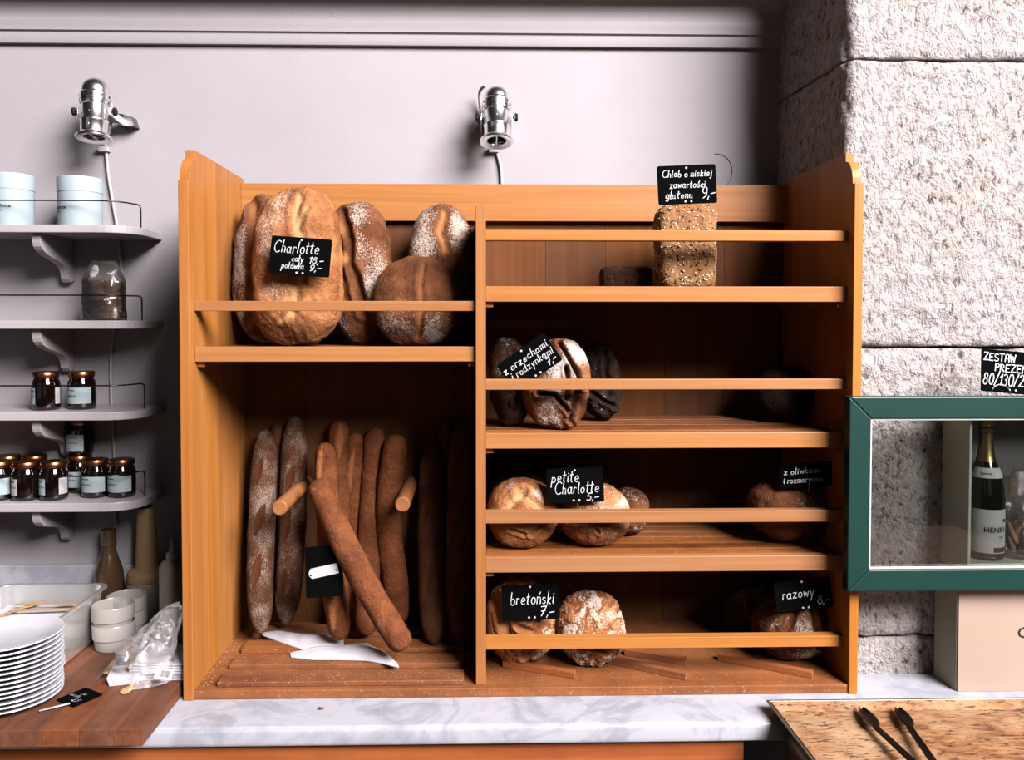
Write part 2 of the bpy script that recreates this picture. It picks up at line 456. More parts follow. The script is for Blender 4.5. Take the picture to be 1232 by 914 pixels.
# rails
def rail(px, y0, y1, x0, x1):
    obj('rail', box(x0, x1, 0.032, 0.058, on(px, y1, 0.032).z, on(px, y0, 0.032).z, 0.0012), M['wood_x'], rack, world=True)
rail(400, 362, 374, XL1, XD0)
for y0, y1 in ((277, 289.5), (456, 468.5), (614.5, 628.5), (766.5, 779.5)): rail(800, y0, y1, XD1, XR0)
SH = {}
def shelf(key, px, y0, y1, x0, x1, top=None):
    z1, z0 = on(px, y0, 0.032).z, on(px, y1, 0.032).z
    SH[key] = z1 - 0.004
    f = obj('shelf_front', box(x0, x1, 0.032, 0.056, z0, z1, 0.0014), M['wood_x'], rack, world=True)
    n = 7; w = 0.040; g = (RD - 0.014 - 0.062 - n * w) / (n - 1)
    sl = None
    for i in range(n):
        ya = 0.060 + i * (w + g)
        bb = box(x0 + 0.001, x1 - 0.001, ya, ya + w, z1 - 0.020, z1 - 0.004, 0.0015)
        obj('slat', bb, M['wood_floor'], rack, world=True)
    for s, xx in ((1, x0), (-1, x1)):
        a, c = sorted((xx, xx + s * 0.017))
        obj('cleat', box(a, c, 0.045, RD - 0.014, z0 - 0.012, z1 - 0.0205, 0.001), M['wood_y'], rack, world=True)
shelf('L', 400, 417, 435, XL1, XD0)
shelf('R1', 800, 344.5, 363, XD1, XR0)
shelf('R2', 800, 520.5, 539, XD1, XR0)
shelf('R3', 800, 669, 687.5, XD1, XR0)
# floor slats of the baguette bay
FS = BT + 0.012
for y_, w in ((0.02, 0.058), (0.112, 0.058), (0.205, 0.058), (0.305, 0.06)):
    obj('floor_slat', box(XL1 + 0.045, XD0 - 0.028, y_, y_ + w, BT, FS, 0.002), M['wood_floor'], rack, world=True)
# pegs
def peg(px, py, yf):
    e = on(px, py, yf); L = RD - 0.010 - yf
    b = lathe([(0, 0), (0.0155, 0), (0.018, 0.003), (0.018, L), (0, L)], 24, M=Matrix.Translation(e) @ Matrix.Rotation(-pi / 2, 4, 'X'))
    bmesh.ops.recalc_face_normals(b, faces=b.faces[:])
    obj('peg', b, M['wood_y'], rack, smooth='auto', world=True)
peg(336, 611, 0.12); peg(484, 607, 0.14)
# ---------------------------------------------------------------- bread
M['b_gold'] = bread_mat('golden_crust', lin(148, 84, 46), lin(216, 148, 92), lin(226, 172, 118))
M['b_brown'] = bread_mat('brown_crust', lin(88, 48, 27), lin(158, 98, 58), lin(196, 132, 82))
M['b_dark'] = bread_mat('dark_crust', lin(48, 28, 18), lin(88, 54, 34), lin(60, 34, 20))
M['b_rye'] = bread_mat('dark_rye_crust', lin(34, 22, 16), lin(66, 44, 30), lin(40, 24, 16))
M['b_nut'] = bread_mat('nut_bread_crust', lin(112, 62, 36), lin(184, 120, 76), lin(58, 32, 20), lin(236, 226, 214))
M['b_crack'] = bread_mat('cracked_floury_crust', lin(152, 90, 50), lin(218, 156, 102), lin(146, 82, 44), lin(246, 230, 212))
M['b_bag'] = bread_mat('baguette_crust', lin(106, 56, 30), lin(166, 98, 56), lin(190, 120, 72), speck=480)
M['b_bagf'] = bread_mat('floury_baguette_crust', lin(84, 48, 28), lin(134, 84, 52), lin(110, 60, 32), lin(222, 204, 184), 520)

def seg_dist(U, V, pts):
    d = np.full(U.shape, 9.0)
    for (a, b), (c, e) in zip(pts, pts[1:]):
        dx, dy = c - a, e - b; L = dx * dx + dy * dy + 1e-12
        tt = np.clip(((U - a) * dx + (V - b) * dy) / L, 0, 1)
        d = np.minimum(d, np.hypot(U - a - tt * dx, V - b - tt * dy))
    return d
def loaf(name, label, center, abc, rot=(0, 0, 0), mat='b_gold', p=2.25, seed=0, cuts=(), flour=0.1, patches=(), lump=0.05, wrink=0.02, crack=0.0, nu=120, nv=84, rest=None, cat='loaf', flat=0.0, shape=None):
    """one loaf. local x right, -y towards the viewer, z up. cuts: (points in units of a and c, half width m, depth m, tone);
    patches: (u, v, radius, amount) of flour; crack: size of crazed crust plates"""
    a, b, c = abc
    S = Vector((seed * 2.17, seed * 3.31, seed * 1.13)); big = max(a, c)
    vs_, faces = [], []
    for j in range(nv + 1):
        th = pi * j / nv
        for i in range(nu):
            ph = 2 * pi * i / nu
            vs_.append((sin(th) * sin(ph), -sin(th) * cos(ph), cos(th)))
    D = np.array(vs_)
    N = (np.abs(D) ** p).sum(1) ** (-1 / p)
    P = D * N[:, None]
    if shape is not None: P = shape(P)
    X = P * np.array([a, b, c])
    if flat: X[:, 2] = np.where(X[:, 2] < -c * (1 - flat), -c * (1 - flat) + (X[:, 2] + c * (1 - flat)) * 0.15, X[:, 2])
    nrm = D / np.array([a, b, c]); nrm /= np.linalg.norm(nrm, axis=1)[:, None]
    U, V = P[:, 0], P[:, 2]; front = np.clip(-P[:, 1] * 4 + 0.6, 0, 1)
    disp = np.zeros(len(X)); cut = np.zeros(len(X)); fl = np.full(len(X), flour)
    k1 = 1.6 / big
    for q in range(len(X)):
        v = Vector(X[q])
        w = v * k1 + S
        d = lump * big * noise.noise(w)
        d += wrink * big * (noise.noise(w * 3.1) - 0.6 * abs(noise.noise(w * 6.5)))
        if crack:
            ds, _ = noise.voronoi(v / (big * crack) + S + Vector((1, 1, 1)) * 0.5 * noise.noise(w * 4))
            e = ds[1] - ds[0]
            g = max(0.0, 1 - e / 0.16)
            d -= 0.035 * big * g; cut[q] = max(cut[q], g)
            fl[q] -= 0.35 * g
            fl[q] += 0.25 * noise.noise(Vector(_[0]) * 3.3)
        disp[q] = d
        fl[q] += 0.22 * noise.noise(w * 2.0 + Vector((5, 5, 5)))
    for pts, hw, dep, tone in cuts:
        dd = seg_dist(U * a, V * c, [(x * a, y * c) for x, y in pts])
        wob = np.array([noise.noise(Vector((x, y, z)) * 40 + S) for x, y, z in X]) * hw * 0.5
        dd = np.maximum(dd + wob, 0)
        g = np.exp(-(dd / hw) ** 2) * front
        disp += -dep * g + 0.55 * dep * np.exp(-((dd - 1.9 * hw) / hw) ** 2) * front
        cut = np.maximum(cut, np.clip(g * 1.6 - 0.15, 0, 1) * tone)
        fl -= 0.9 * g
    for u, v_, r, amt in patches:
        dd = np.hypot(U - u, V - v_) / r
        fl += 0.72 * amt * np.clip(1.25 - dd, 0, 1) * front
    X = X + nrm * disp[:, None]
    me = bpy.data.meshes.new(name)
    # weld the poles
    top = X[:nu].mean(0); bot = X[nv * nu:].mean(0)
    body = X[nu:nv * nu]
    verts = [tuple(top)] + [tuple(r_) for r_ in body] + [tuple(bot)]
    cutv = np.concatenate([[cut[:nu].mean()], cut[nu:nv * nu], [cut[nv * nu:].mean()]])
    flv = np.concatenate([[fl[:nu].mean()], fl[nu:nv * nu], [fl[nv * nu:].mean()]])
    nb_ = nv - 1
    for i in range(nu): faces.append((0, 1 + i, 1 + (i + 1) % nu))
    for j in range(nb_ - 1):
        for i in range(nu):
            A = 1 + j * nu + i; B = 1 + j * nu + (i + 1) % nu
            faces.append((A, A + nu, B + nu, B))
    last = len(verts) - 1; o0 = 1 + (nb_ - 1) * nu
    for i in range(nu): faces.append((o0 + i, last, o0 + (i + 1) % nu))
    me.from_pydata(verts, [], faces)
    me.polygons.foreach_set('use_smooth', [True] * len(me.polygons))
    for nm, arr in (('cut', cutv), ('flour', flv)):
        at = me.attributes.new(nm, 'FLOAT', 'POINT'); at.data.foreach_set('value', arr.astype(np.float32))
    me.materials.append(M[mat])
    o = bpy.data.objects.new(name, me); COL.objects.link(o)
    o.rotation_euler = rot
    Rm = o.rotation_euler.to_matrix()
    z0 = min((Rm @ Vector(v)).z for v in verts)
    ctr = Vector(center)
    if rest is not None: ctr.z = rest - z0 - 0.001
    o.location = ctr
    tag(o, label, cat)
    return o
def loaf_px(name, label, x0, x1, y0, y1, Y, b, rest=None, **k):
    """loaf whose outline fills a pixel box at depth Y (metres behind the rack front)"""
    s = mpp(Y); c = on((x0 + x1) / 2, (y0 + y1) / 2, Y)
    return loaf(name, label, c, ((x1 - x0) / 2 * s, b, (y1 - y0) / 2 * s), rest=rest, **k)

zL, zR1, zR2, zR3 = SH['L'], SH['R1'], SH['R2'], SH['R3']
up = lambda x, y0, y1, n=7, j=0.06: [(x + j * sin(i * 1.7), y0 + (y1 - y0) * i / (n - 1)) for i in range(n)]
# --- left top shelf: big country loaves on end
loaf_px('country_loaf', 'floury brown country loaf between the left side panel and the golden loaf', 281, 362, 236, 418, 0.31, 0.062, zL, rot=(R(-7), 0, R(4)), mat='b_brown', seed=1,
        cuts=[(up(-0.35, 0.85, -0.7), 0.012, 0.009, 0.5)], flour=0.26, patches=[(-0.6, 0.0, 0.9, 0.25)])
loaf_px('country_loaf', 'large golden oval country loaf with the name card leaning on its front', 306, 412, 228, 419, 0.20, 0.066, zL, rot=(R(-6), 0, R(-3)), mat='b_gold', seed=2, nu=170, nv=120, p=2.8,
        cuts=[([(0.12, 0.86), (0.08, 0.55), (0.22, 0.3), (0.1, 0.0), (0.14, -0.35), (0.05, -0.6)], 0.010, 0.007, 1.0), ([(0.3, 0.7), (0.2, 0.5)], 0.006, 0.005, 1.0), ([(-0.2, -0.68), (0.05, -0.6), (0.5, -0.5)], 0.006, 0.005, 0.6)],
        flour=0.08, patches=[(-0.4, 0.45, 0.6, 0.36), (-0.55, -0.3, 0.55, 0.30), (0.4, 0.3, 0.35, 0.12), (0.5, -0.2, 0.5, 0.14)], lump=0.06, wrink=0.035)
loaf_px('country_loaf', 'dark-seamed floury country loaf right of the golden one, leaning right', 396, 474, 246, 418, 0.28, 0.060, zL, rot=(R(-7), R(-4), R(-8)), mat='b_brown', seed=3, nu=150, nv=110,
        cuts=[([(-0.35, 0.8), (-0.1, 0.4), (-0.15, 0.1), (0.1, -0.25), (0.25, -0.6)], 0.009, 0.014, 0.0), ([(-0.6, 0.7), (-0.45, 0.2), (-0.4, -0.4)], 0.013, 0.006, 0.9)],
        flour=0.13, patches=[(0.55, -0.2, 0.5, 0.50), (0.1, 0.8, 0.5, 0.30), (0.2, 0.5, 0.4, 0.12), (-0.6, -0.6, 0.5, 0.25)])
loaf_px('country_loaf', 'tall floury loaf against the rack divider, behind the smaller brown loaf', 489, 572, 249, 418, 0.31, 0.060, zL, rot=(R(-6), R(2), R(5)), mat='b_brown', seed=4,
        cuts=[([(0.05, 0.85), (-0.1, 0.55), (0.1, 0.3)], 0.010, 0.008, 1.0)], flour=0.20, patches=[(-0.5, 0.3, 0.7, 0.28), (0.5, 0.6, 0.4, 0.40)])
loaf_px('country_loaf', 'smaller brown loaf with a floury lower half in front of the tall one', 449, 556, 309, 419, 0.185, 0.058, zL, rot=(R(-9), R(3), R(3)), mat='b_brown', seed=5, p=2.1, nu=140, nv=100,
        cuts=[([(0.1, 0.75), (0.05, 0.3), (0.12, -0.2), (0.05, -0.8)], 0.006, 0.007, 0.4)], flour=0.05, patches=[(-0.45, -0.65, 0.6, 0.45), (0.4, -0.65, 0.4, 0.5), (0.55, -0.5, 0.5, 0.2)])
# --- right second shelf: nut breads
loaf_px('nut_bread', 'brown oval nut bread nearest the divider, partly behind the tilted card', 588, 638, 403, 513, 0.20, 0.05, zR2, rot=(R(-10), R(-3), R(6)), mat='b_dark', seed=6, cuts=[(up(0.2, 0.6, -0.5), 0.006, 0.010, 1.0)], flour=0.12, patches=[(-0.3, -0.2, 0.5, 0.12), (-0.2, 0.95, 0.3, 0.4)], wrink=0.04)
loaf_px('nut_bread', 'oval nut bread with white flour and dark slashes in front of the tilted card', 629, 711, 407, 518, 0.14, 0.05, zR2, rot=(R(-10), R(3), R(-8)), mat='b_nut', seed=7, nu=170, nv=120,
        cuts=[([(0.0, 0.85), (0.55, 0.25), (0.8, -0.1)], 0.0045, 0.012, 1.0), ([(-0.5, -0.28), (0.0, -0.3), (0.4, -0.62)], 0.0045, 0.011, 1.0), ([(0.25, 0.3), (0.35, 0.0), (0.3, -0.35)], 0.004, 0.010, 1.0), ([(0.62, -0.2), (0.45, -0.8)], 0.005, 0.010, 0.8)],
        flour=0.14, patches=[(0.05, 0.1, 0.5, 0.55), (0.5, 0.65, 0.5, 0.6), (-0.15, -0.6, 0.5, 0.42)], wrink=0.035)
loaf_px('nut_bread', 'blackish-brown oval nut bread right of the floury one', 697, 748, 410, 505, 0.30, 0.05, zR2, rot=(R(-8), R(-6), R(-5)), mat='b_rye', seed=8, cuts=[(up(0.3, 0.7, -0.4), 0.006, 0.010, 0.6), ([(-0.5, -0.3), (0.5, -0.7)], 0.005, 0.008, 0.6)], flour=0.14, wrink=0.05)
loaf_px('rye_loaf', 'dark round loaf alone in the shadow at the right end of the nut bread shelf', 905, 988, 449, 516, 0.27, 0.07, zR2, mat='b_rye', seed=9, flour=0.02, wrink=0.03)
# --- right third shelf: small boules
loaf_px('boule', 'golden round boule with a crossed slash beside the divider, front row of its shelf', 586, 671, 580, 663, 0.135, 0.066, zR3, rot=(R(-8), 0, 0), mat='b_gold', seed=10, nu=150, nv=110,
        cuts=[([(-0.75, -0.1), (-0.2, 0.45), (0.0, 0.62)], 0.008, 0.006, 1.0), ([(-0.15, 0.65), (0.3, 0.35), (0.85, -0.05)], 0.008, 0.006, 0.7), ([(-0.4, -0.4), (0.0, -0.55)], 0.004, 0.006, 0.2), ([(0.2, -0.55), (0.55, -0.25)], 0.004, 0.006, 0.2)],
        flour=0.08, patches=[(0.45, 0.4, 0.5, 0.4), (-0.3, 0.75, 0.4, 0.3), (-0.2, 0.1, 0.5, 0.15)])
loaf_px('boule', 'dark floury boule stacked behind the golden one beside the divider', 589, 660, 552, 628, 0.29, 0.06, zR3, mat='b_dark', seed=11, cuts=[([(0.2, 0.9), (0.8, 0.1)], 0.006, 0.006, 0.7)], flour=0.24)
loaf_px('boule', 'speckled boule below the card reading petite', 671, 758, 588, 664, 0.145, 0.066, zR3, rot=(R(-8), 0, R(-6)), mat='b_gold', seed=12, nu=150, nv=110,
        cuts=[([(-0.1, -0.15), (0.3, -0.25), (0.75, 0.05)], 0.0035, 0.007, 0.1), ([(-0.2, 0.1), (-0.05, -0.2), (0.1, -0.5)], 0.0035, 0.006, 0.1)],
        flour=0.20, patches=[(0.1, 0.3, 0.7, 0.2), (0.85, 0.45, 0.25, 0.5)], wrink=0.03)
loaf_px('boule', 'dim boule peeping out above the petite card', 676, 734, 551, 628, 0.315, 0.055, zR3, mat='b_dark', seed=13, flour=0.22)
loaf_px('boule', 'small brown boule squeezed at the right of the speckled one', 730, 781, 592, 650, 0.235, 0.05, zR3, rot=(0, R(10), 0), mat='b_brown', seed=14, flour=0.22)
loaf_px('boule', 'lone brown boule with a floury top below the dim card at the right side', 897, 1000, 582, 659, 0.17, 0.075, zR3, rot=(R(-6), R(4), R(10)), mat='b_brown', seed=15, cuts=[([(0.55, 0.65), (0.6, 0.1)], 0.005, 0.003, 0.9)], flour=0.04, patches=[(0.25, 0.35, 0.6, 0.42)], wrink=0.03)
# --- rack floor, right bay
loaf_px('round_loaf', 'round loaf with torn floury crust behind the black card on the rack floor', 584, 669, 697, 800, 0.15, 0.06, BT, rot=(R(-12), 0, R(5)), mat='b_crack', seed=16, nu=150, nv=110,
        cuts=[([(-0.7, 0.5), (-0.4, -0.3), (-0.6, -0.5)], 0.010, 0.008, 0.6), ([(-0.2, -0.05), (0.3, -0.2), (0.9, 0.2)], 0.006, 0.009, 0.8), ([(0.0, -0.75), (0.6, -0.55)], 0.006, 0.009, 0.9), ([(-0.3, 0.8), (0.5, 0.75)], 0.012, 0.006, 0.9)],
        flour=0.10, patches=[(0.6, -0.25, 0.45, 0.6), (-0.5, -0.35, 0.35, 0.35), (0.3, -0.8, 0.6, 0.3)], crack=0.55)
loaf_px('round_loaf', 'round loaf with a crazed white floury crust leaning on a loose stick', 669, 752, 715, 804, 0.135, 0.045, BT, rot=(R(-16), 0, R(-4)), mat='b_crack', seed=18, nu=180, nv=130,
        cuts=[([(-0.7, -0.42), (-0.1, -0.45), (0.4, -0.6)], 0.005, 0.008, 0.8)], flour=0.34, patches=[(0.2, 0.4, 0.8, 0.18), (-0.45, -0.7, 0.4, 0.2)], crack=0.42, wrink=0.04)
loaf_px('rye_loaf', 'cracked brown wholemeal loaf under the tilted card at the right side panel', 905, 997, 712, 792, 0.16, 0.075, BT, rot=(R(-5), 0, R(4)), mat='b_brown', seed=19, nu=150, nv=110,
        cuts=[([(-0.1, 0.8), (-0.35, 0.2), (-0.75, -0.35)], 0.005, 0.010, 0.0), ([(0.25, 0.85), (0.3, 0.2), (0.42, -0.4)], 0.006, 0.012, 0.0)],
        flour=0.22, patches=[(0.05, 0.1, 0.4, 0.25), (0.2, -0.75, 0.4, 0.5)], wrink=0.035)
loaf_px('rye_loaf', 'darker wholemeal loaf lying half behind the cracked one', 869, 950, 716, 782, 0.285, 0.06, BT, rot=(0, R(-18), 0), mat='b_dark', seed=20, flour=0.16)
# --- seeded tin loaf
M['b_seed'] = bread_mat('seeded_crust', lin(150, 98, 56), lin(200, 150, 98), lin(120, 70, 36))
M['seed_pale'] = plain('pale_sunflower_seed', lin(226, 210, 182), 0.6)
M['seed_dark'] = plain('dark_flax_seed', lin(46, 36, 34), 0.5)
def seeded(name, label, x0, x1, y0, y1, Y, b, rest, seed, n, rot):
    taper = lambda P: P * np.stack([1 + 0.09 * P[:, 2], 1 + 0.03 * P[:, 2], np.ones(len(P))], 1)
    o = loaf_px(name, label, x0, x1, y0, y1, Y, b, rest, mat='b_seed', p=7.0, seed=seed, lump=0.03, wrink=0.015, flour=0.12, rot=rot, shape=taper, nu=110, nv=80)
    rng = random.Random(seed); me = o.data
    polys = [p for p in me.polygons if p.normal.y < 0.2 or p.normal.z > 0.4]
    areas = [p.area for p in polys]
    for nm, mt_, cnt in (('pale_seeds', M['seed_pale'], n), ('dark_seeds', M['seed_dark'], n)):
        bm = bmesh.new()
        for p in rng.choices(polys, areas, k=cnt):
            q = p.normal.to_track_quat('Z', 'Y').to_matrix().to_4x4()
            L = rng.uniform(0.0030, 0.0055)
            mm = Matrix.Translation(p.center + p.normal * 0.0004) @ q @ Matrix.Rotation(rng.uniform(0, 6.28), 4, 'Z') @ Matrix.Diagonal((L, L * 0.42, L * 0.35, 1))
            b2 = bmesh.new(); bmesh.ops.create_icosphere(b2, subdivisions=1, radius=1.0, matrix=mm); merge(bm, b2)
        tag(obj(nm, bm, mt_, o, smooth=True), kind='stuff')
    return o
seeded('seeded_bread', 'upright rectangular tin loaf crusted with seeds on the top right shelf', 790, 857, 247, 346, 0.15, 0.05, zR1, 21, 300, (R(-3), 0, R(-2)))
s_ = loaf_px('bread_heel', 'small dark cut end of bread lying left of the seeded tin loaf', 722, 783, 317, 346, 0.24, 0.035, zR1, mat='b_dark', p=6, seed=22, flour=0.08, wrink=0.04, lump=0.03)
s_ = loaf_px('bread_slab', 'plain cut slab of tin loaf right behind the seeded one', 806, 859, 251, 346, 0.275, 0.045, zR1, mat='b_seed', p=7, seed=23, flour=0.1, rot=(0, 0, 0))

# ---------------------------------------------------------------- baguettes
def baguette(label, pts, rad, mat='b_bag', seed=0, scores=(), flour=0.1, seg=36, rings=110, tip=0.10, band=0.0):
    P = smooth_path(pts, 24); n = len(P)
    L = [0.0]
    for a, b in zip(P, P[1:]): L.append(L[-1] + (b - a).length)
    tot = L[-1]
    def at(s):
        s = min(max(s, 0), tot)
        for i in range(n - 1):
            if L[i + 1] >= s:
                f = (s - L[i]) / max(1e-9, L[i + 1] - L[i]); return P[i].lerp(P[i + 1], f), (P[i + 1] - P[i]).normalized()
        return P[-1], (P[-1] - P[-2]).normalized()
    S = Vector((seed * 1.7, seed * 2.9, seed * 0.7))
    org = P[-1].copy(); verts, cut, fl, faces = [], [], [], []
    for j in range(rings + 1):
        t_ = j / rings
        # points bunched towards the rounded ends
        s = tot * (0.5 - 0.5 * cos(pi * t_)) * 0.5 + tot * t_ * 0.5
        c, tg = at(s); u = s / tot
        e = min(u, 1 - u) / tip
        rr = rad * (1 - (1 - min(e, 1)) ** 2.2) ** 0.5 if e < 1 else rad
        rr *= 1 - 0.10 * abs(2 * u - 1) ** 2
        frn = Vector((0, -1, 0)); frn = (frn - tg * frn.dot(tg)).normalized(); sd = tg.cross(frn)
        for i in range(seg):
            a = 2 * pi * i / seg
            dr = frn * cos(a) + sd * sin(a)
            q = c + dr * rr
            d = 0.05 * rad * noise.noise(q * 22 + S) + 0.03 * rad * noise.noise(q * 60 + S); k = 0.0
            f = flour + 0.12 * noise.noise(q * 26 + S * 2) + band * cos(u * pi * 2 * max(1, len(scores)))
            if abs(a) < 1.5 or abs(a - 2 * pi) < 1.5:
                aa = a if a < pi else a - 2 * pi
                for (u0, a0, ln, slant) in scores:
                    du = (u - u0) * tot; da = (aa - a0) * rad
                    x = du * cos(slant) + da * sin(slant); y = -du * sin(slant) + da * cos(slant)
                    hw = 0.0105 * max(0.0, 1 - (x / ln) ** 2)
                    if abs(x) < ln and hw > 0:
                        g = max(0.0, 1 - (abs(y) / (hw + 1e-5)) ** 2)
                        rim = math.exp(-((y - hw * 1.15) / 0.0035) ** 2) * (1 - (x / ln) ** 2)
                        d += -0.0050 * g + 0.0045 * rim
                        k = max(k, min(1, g * 2)); f -= 0.8 * min(1, g * 2)
            verts.append(c + dr * (rr + d) - org); cut.append(k); fl.append(f)
    for j in range(rings):
        for i in range(seg):
            A = j * seg + i; B = j * seg + (i + 1) % seg
            faces.append((A, B, B + seg, A + seg))
    faces.append(tuple(range(seg))[::-1]); faces.append(tuple(rings * seg + i for i in range(seg)))
    me = bpy.data.meshes.new('baguette'); me.from_pydata([tuple(v) for v in verts], [], faces)
    me.polygons.foreach_set('use_smooth', [True] * len(me.polygons))
    for nm, arr in (('cut', cut), ('flour', fl)):
        at_ = me.attributes.new(nm, 'FLOAT', 'POINT'); at_.data.foreach_set('value', np.array(arr, np.float32))
    me.materials.append(M[mat])
    bm = bmesh.new(); bm.from_mesh(me); bmesh.ops.recalc_face_normals(bm, faces=bm.faces[:]); bm.to_mesh(me); bm.free()
    o = bpy.data.objects.new('baguette', me); COL.objects.link(o); o.location = org
    tag(o, label, 'baguette', 'baguettes standing in the left bay')
    return o
def bag(label, path, rad, **k):
    """path: (px, py, Y) from top to foot; the foot rests on the slats"""
    pts = [on(*p) for p in path]
    pts[-1].z = max(pts[-1].z, FS + 0.004)
    return baguette(label, pts, rad, **k)
sc4 = [(0.22, 0.2, 0.040, 0.25), (0.45, -0.1, 0.040, 0.25), (0.70, 0.0, 0.048, 0.2)]
bag('floury baguette with three slashes at the left side panel', [(320, 516, 0.37), (316, 600, 0.34), (313, 690, 0.30), (314, 762, 0.25)], 0.0345, mat='b_bagf', seed=31, scores=sc4, flour=0.30, tip=0.20)
bag('thin dark baguette mostly hidden behind the leftmost floury one', [(333, 506, 0.395), (331, 620, 0.385), (335, 752, 0.37)], 0.020, mat='b_bagf', seed=32, flour=0.05)
bag('floury slashed baguette passing behind the left peg', [(355, 500, 0.38), (352, 600, 0.365), (349, 680, 0.34), (343, 752, 0.31)], 0.036, mat='b_bagf', seed=33, scores=[(0.30, 0.0, 0.040, 0.25), (0.54, 0.2, 0.045, 0.2), (0.8, 0.3, 0.04, 0.2)], flour=0.27, tip=0.2)
bag('plain brown baguette whose rounded tip stands highest, just right of the left peg', [(407, 503, 0.385), (410, 600, 0.38), (412, 748, 0.355)], 0.030, seed=34, flour=0.06, scores=[(0.1, -0.3, 0.05, 0.1)], tip=0.07)
bag('brown baguette behind the blank black card, crossing behind the slanting one', [(391, 532, 0.30), (394, 600, 0.28), (399, 690, 0.235), (411, 770, 0.20)], 0.030, seed=35, flour=0.05, scores=[(0.12, 0.3, 0.06, 0.1), (0.85, 0.0, 0.05, 0.2)], tip=0.08)
bag('brown baguette standing directly behind the slanting one', [(428, 520, 0.39), (427, 640, 0.385), (430, 756, 0.36)], 0.029, seed=36, flour=0.06, tip=0.07, scores=[(0.2, 0.2, 0.06, 0.1)])
bag('bent brown baguette third from the rack divider end of the plain ones', [(452, 514, 0.385), (447, 600, 0.37), (443, 690, 0.33), (440, 768, 0.27)], 0.031, seed=37, flour=0.07, tip=0.07)
bag('curved brown baguette just left of the right peg', [(478, 522, 0.345), (470, 580, 0.345), (468, 640, 0.345), (476, 700, 0.34), (478, 752, 0.33)], 0.034, seed=38, flour=0.08, tip=0.07)
bag('shadowed floury baguette right of the right peg', [(521, 528, 0.38), (519, 610, 0.34), (520, 700, 0.29), (522, 784, 0.21)], 0.036, mat='b_bagf', seed=39, flour=0.12, scores=[(0.35, 0.3, 0.04, 0.2), (0.72, 0.2, 0.045, 0.2)], tip=0.16)
bag('shadowed slashed baguette against the rack divider', [(556, 508, 0.36), (555, 600, 0.32), (553, 700, 0.27), (558, 792, 0.19)], 0.037, mat='b_bagf', seed=40, flour=0.17, scores=[(0.22, 0.2, 0.05, 0.3), (0.47, 0.2, 0.05, 0.35), (0.75, 0.1, 0.05, 0.2)], tip=0.16)
bag('dark baguette tip showing behind the two shadowed ones by the divider', [(537, 506, 0.393), (536, 640, 0.393), (537, 752, 0.385)], 0.025, mat='b_bagf', seed=41, flour=0.05)
bag('brown speckled baguette slanting across the front of the others', [(380, 577, 0.20), (408, 640, 0.165), (445, 712, 0.125), (488, 781, 0.085)], 0.0315, seed=42, flour=0.14, tip=0.06)
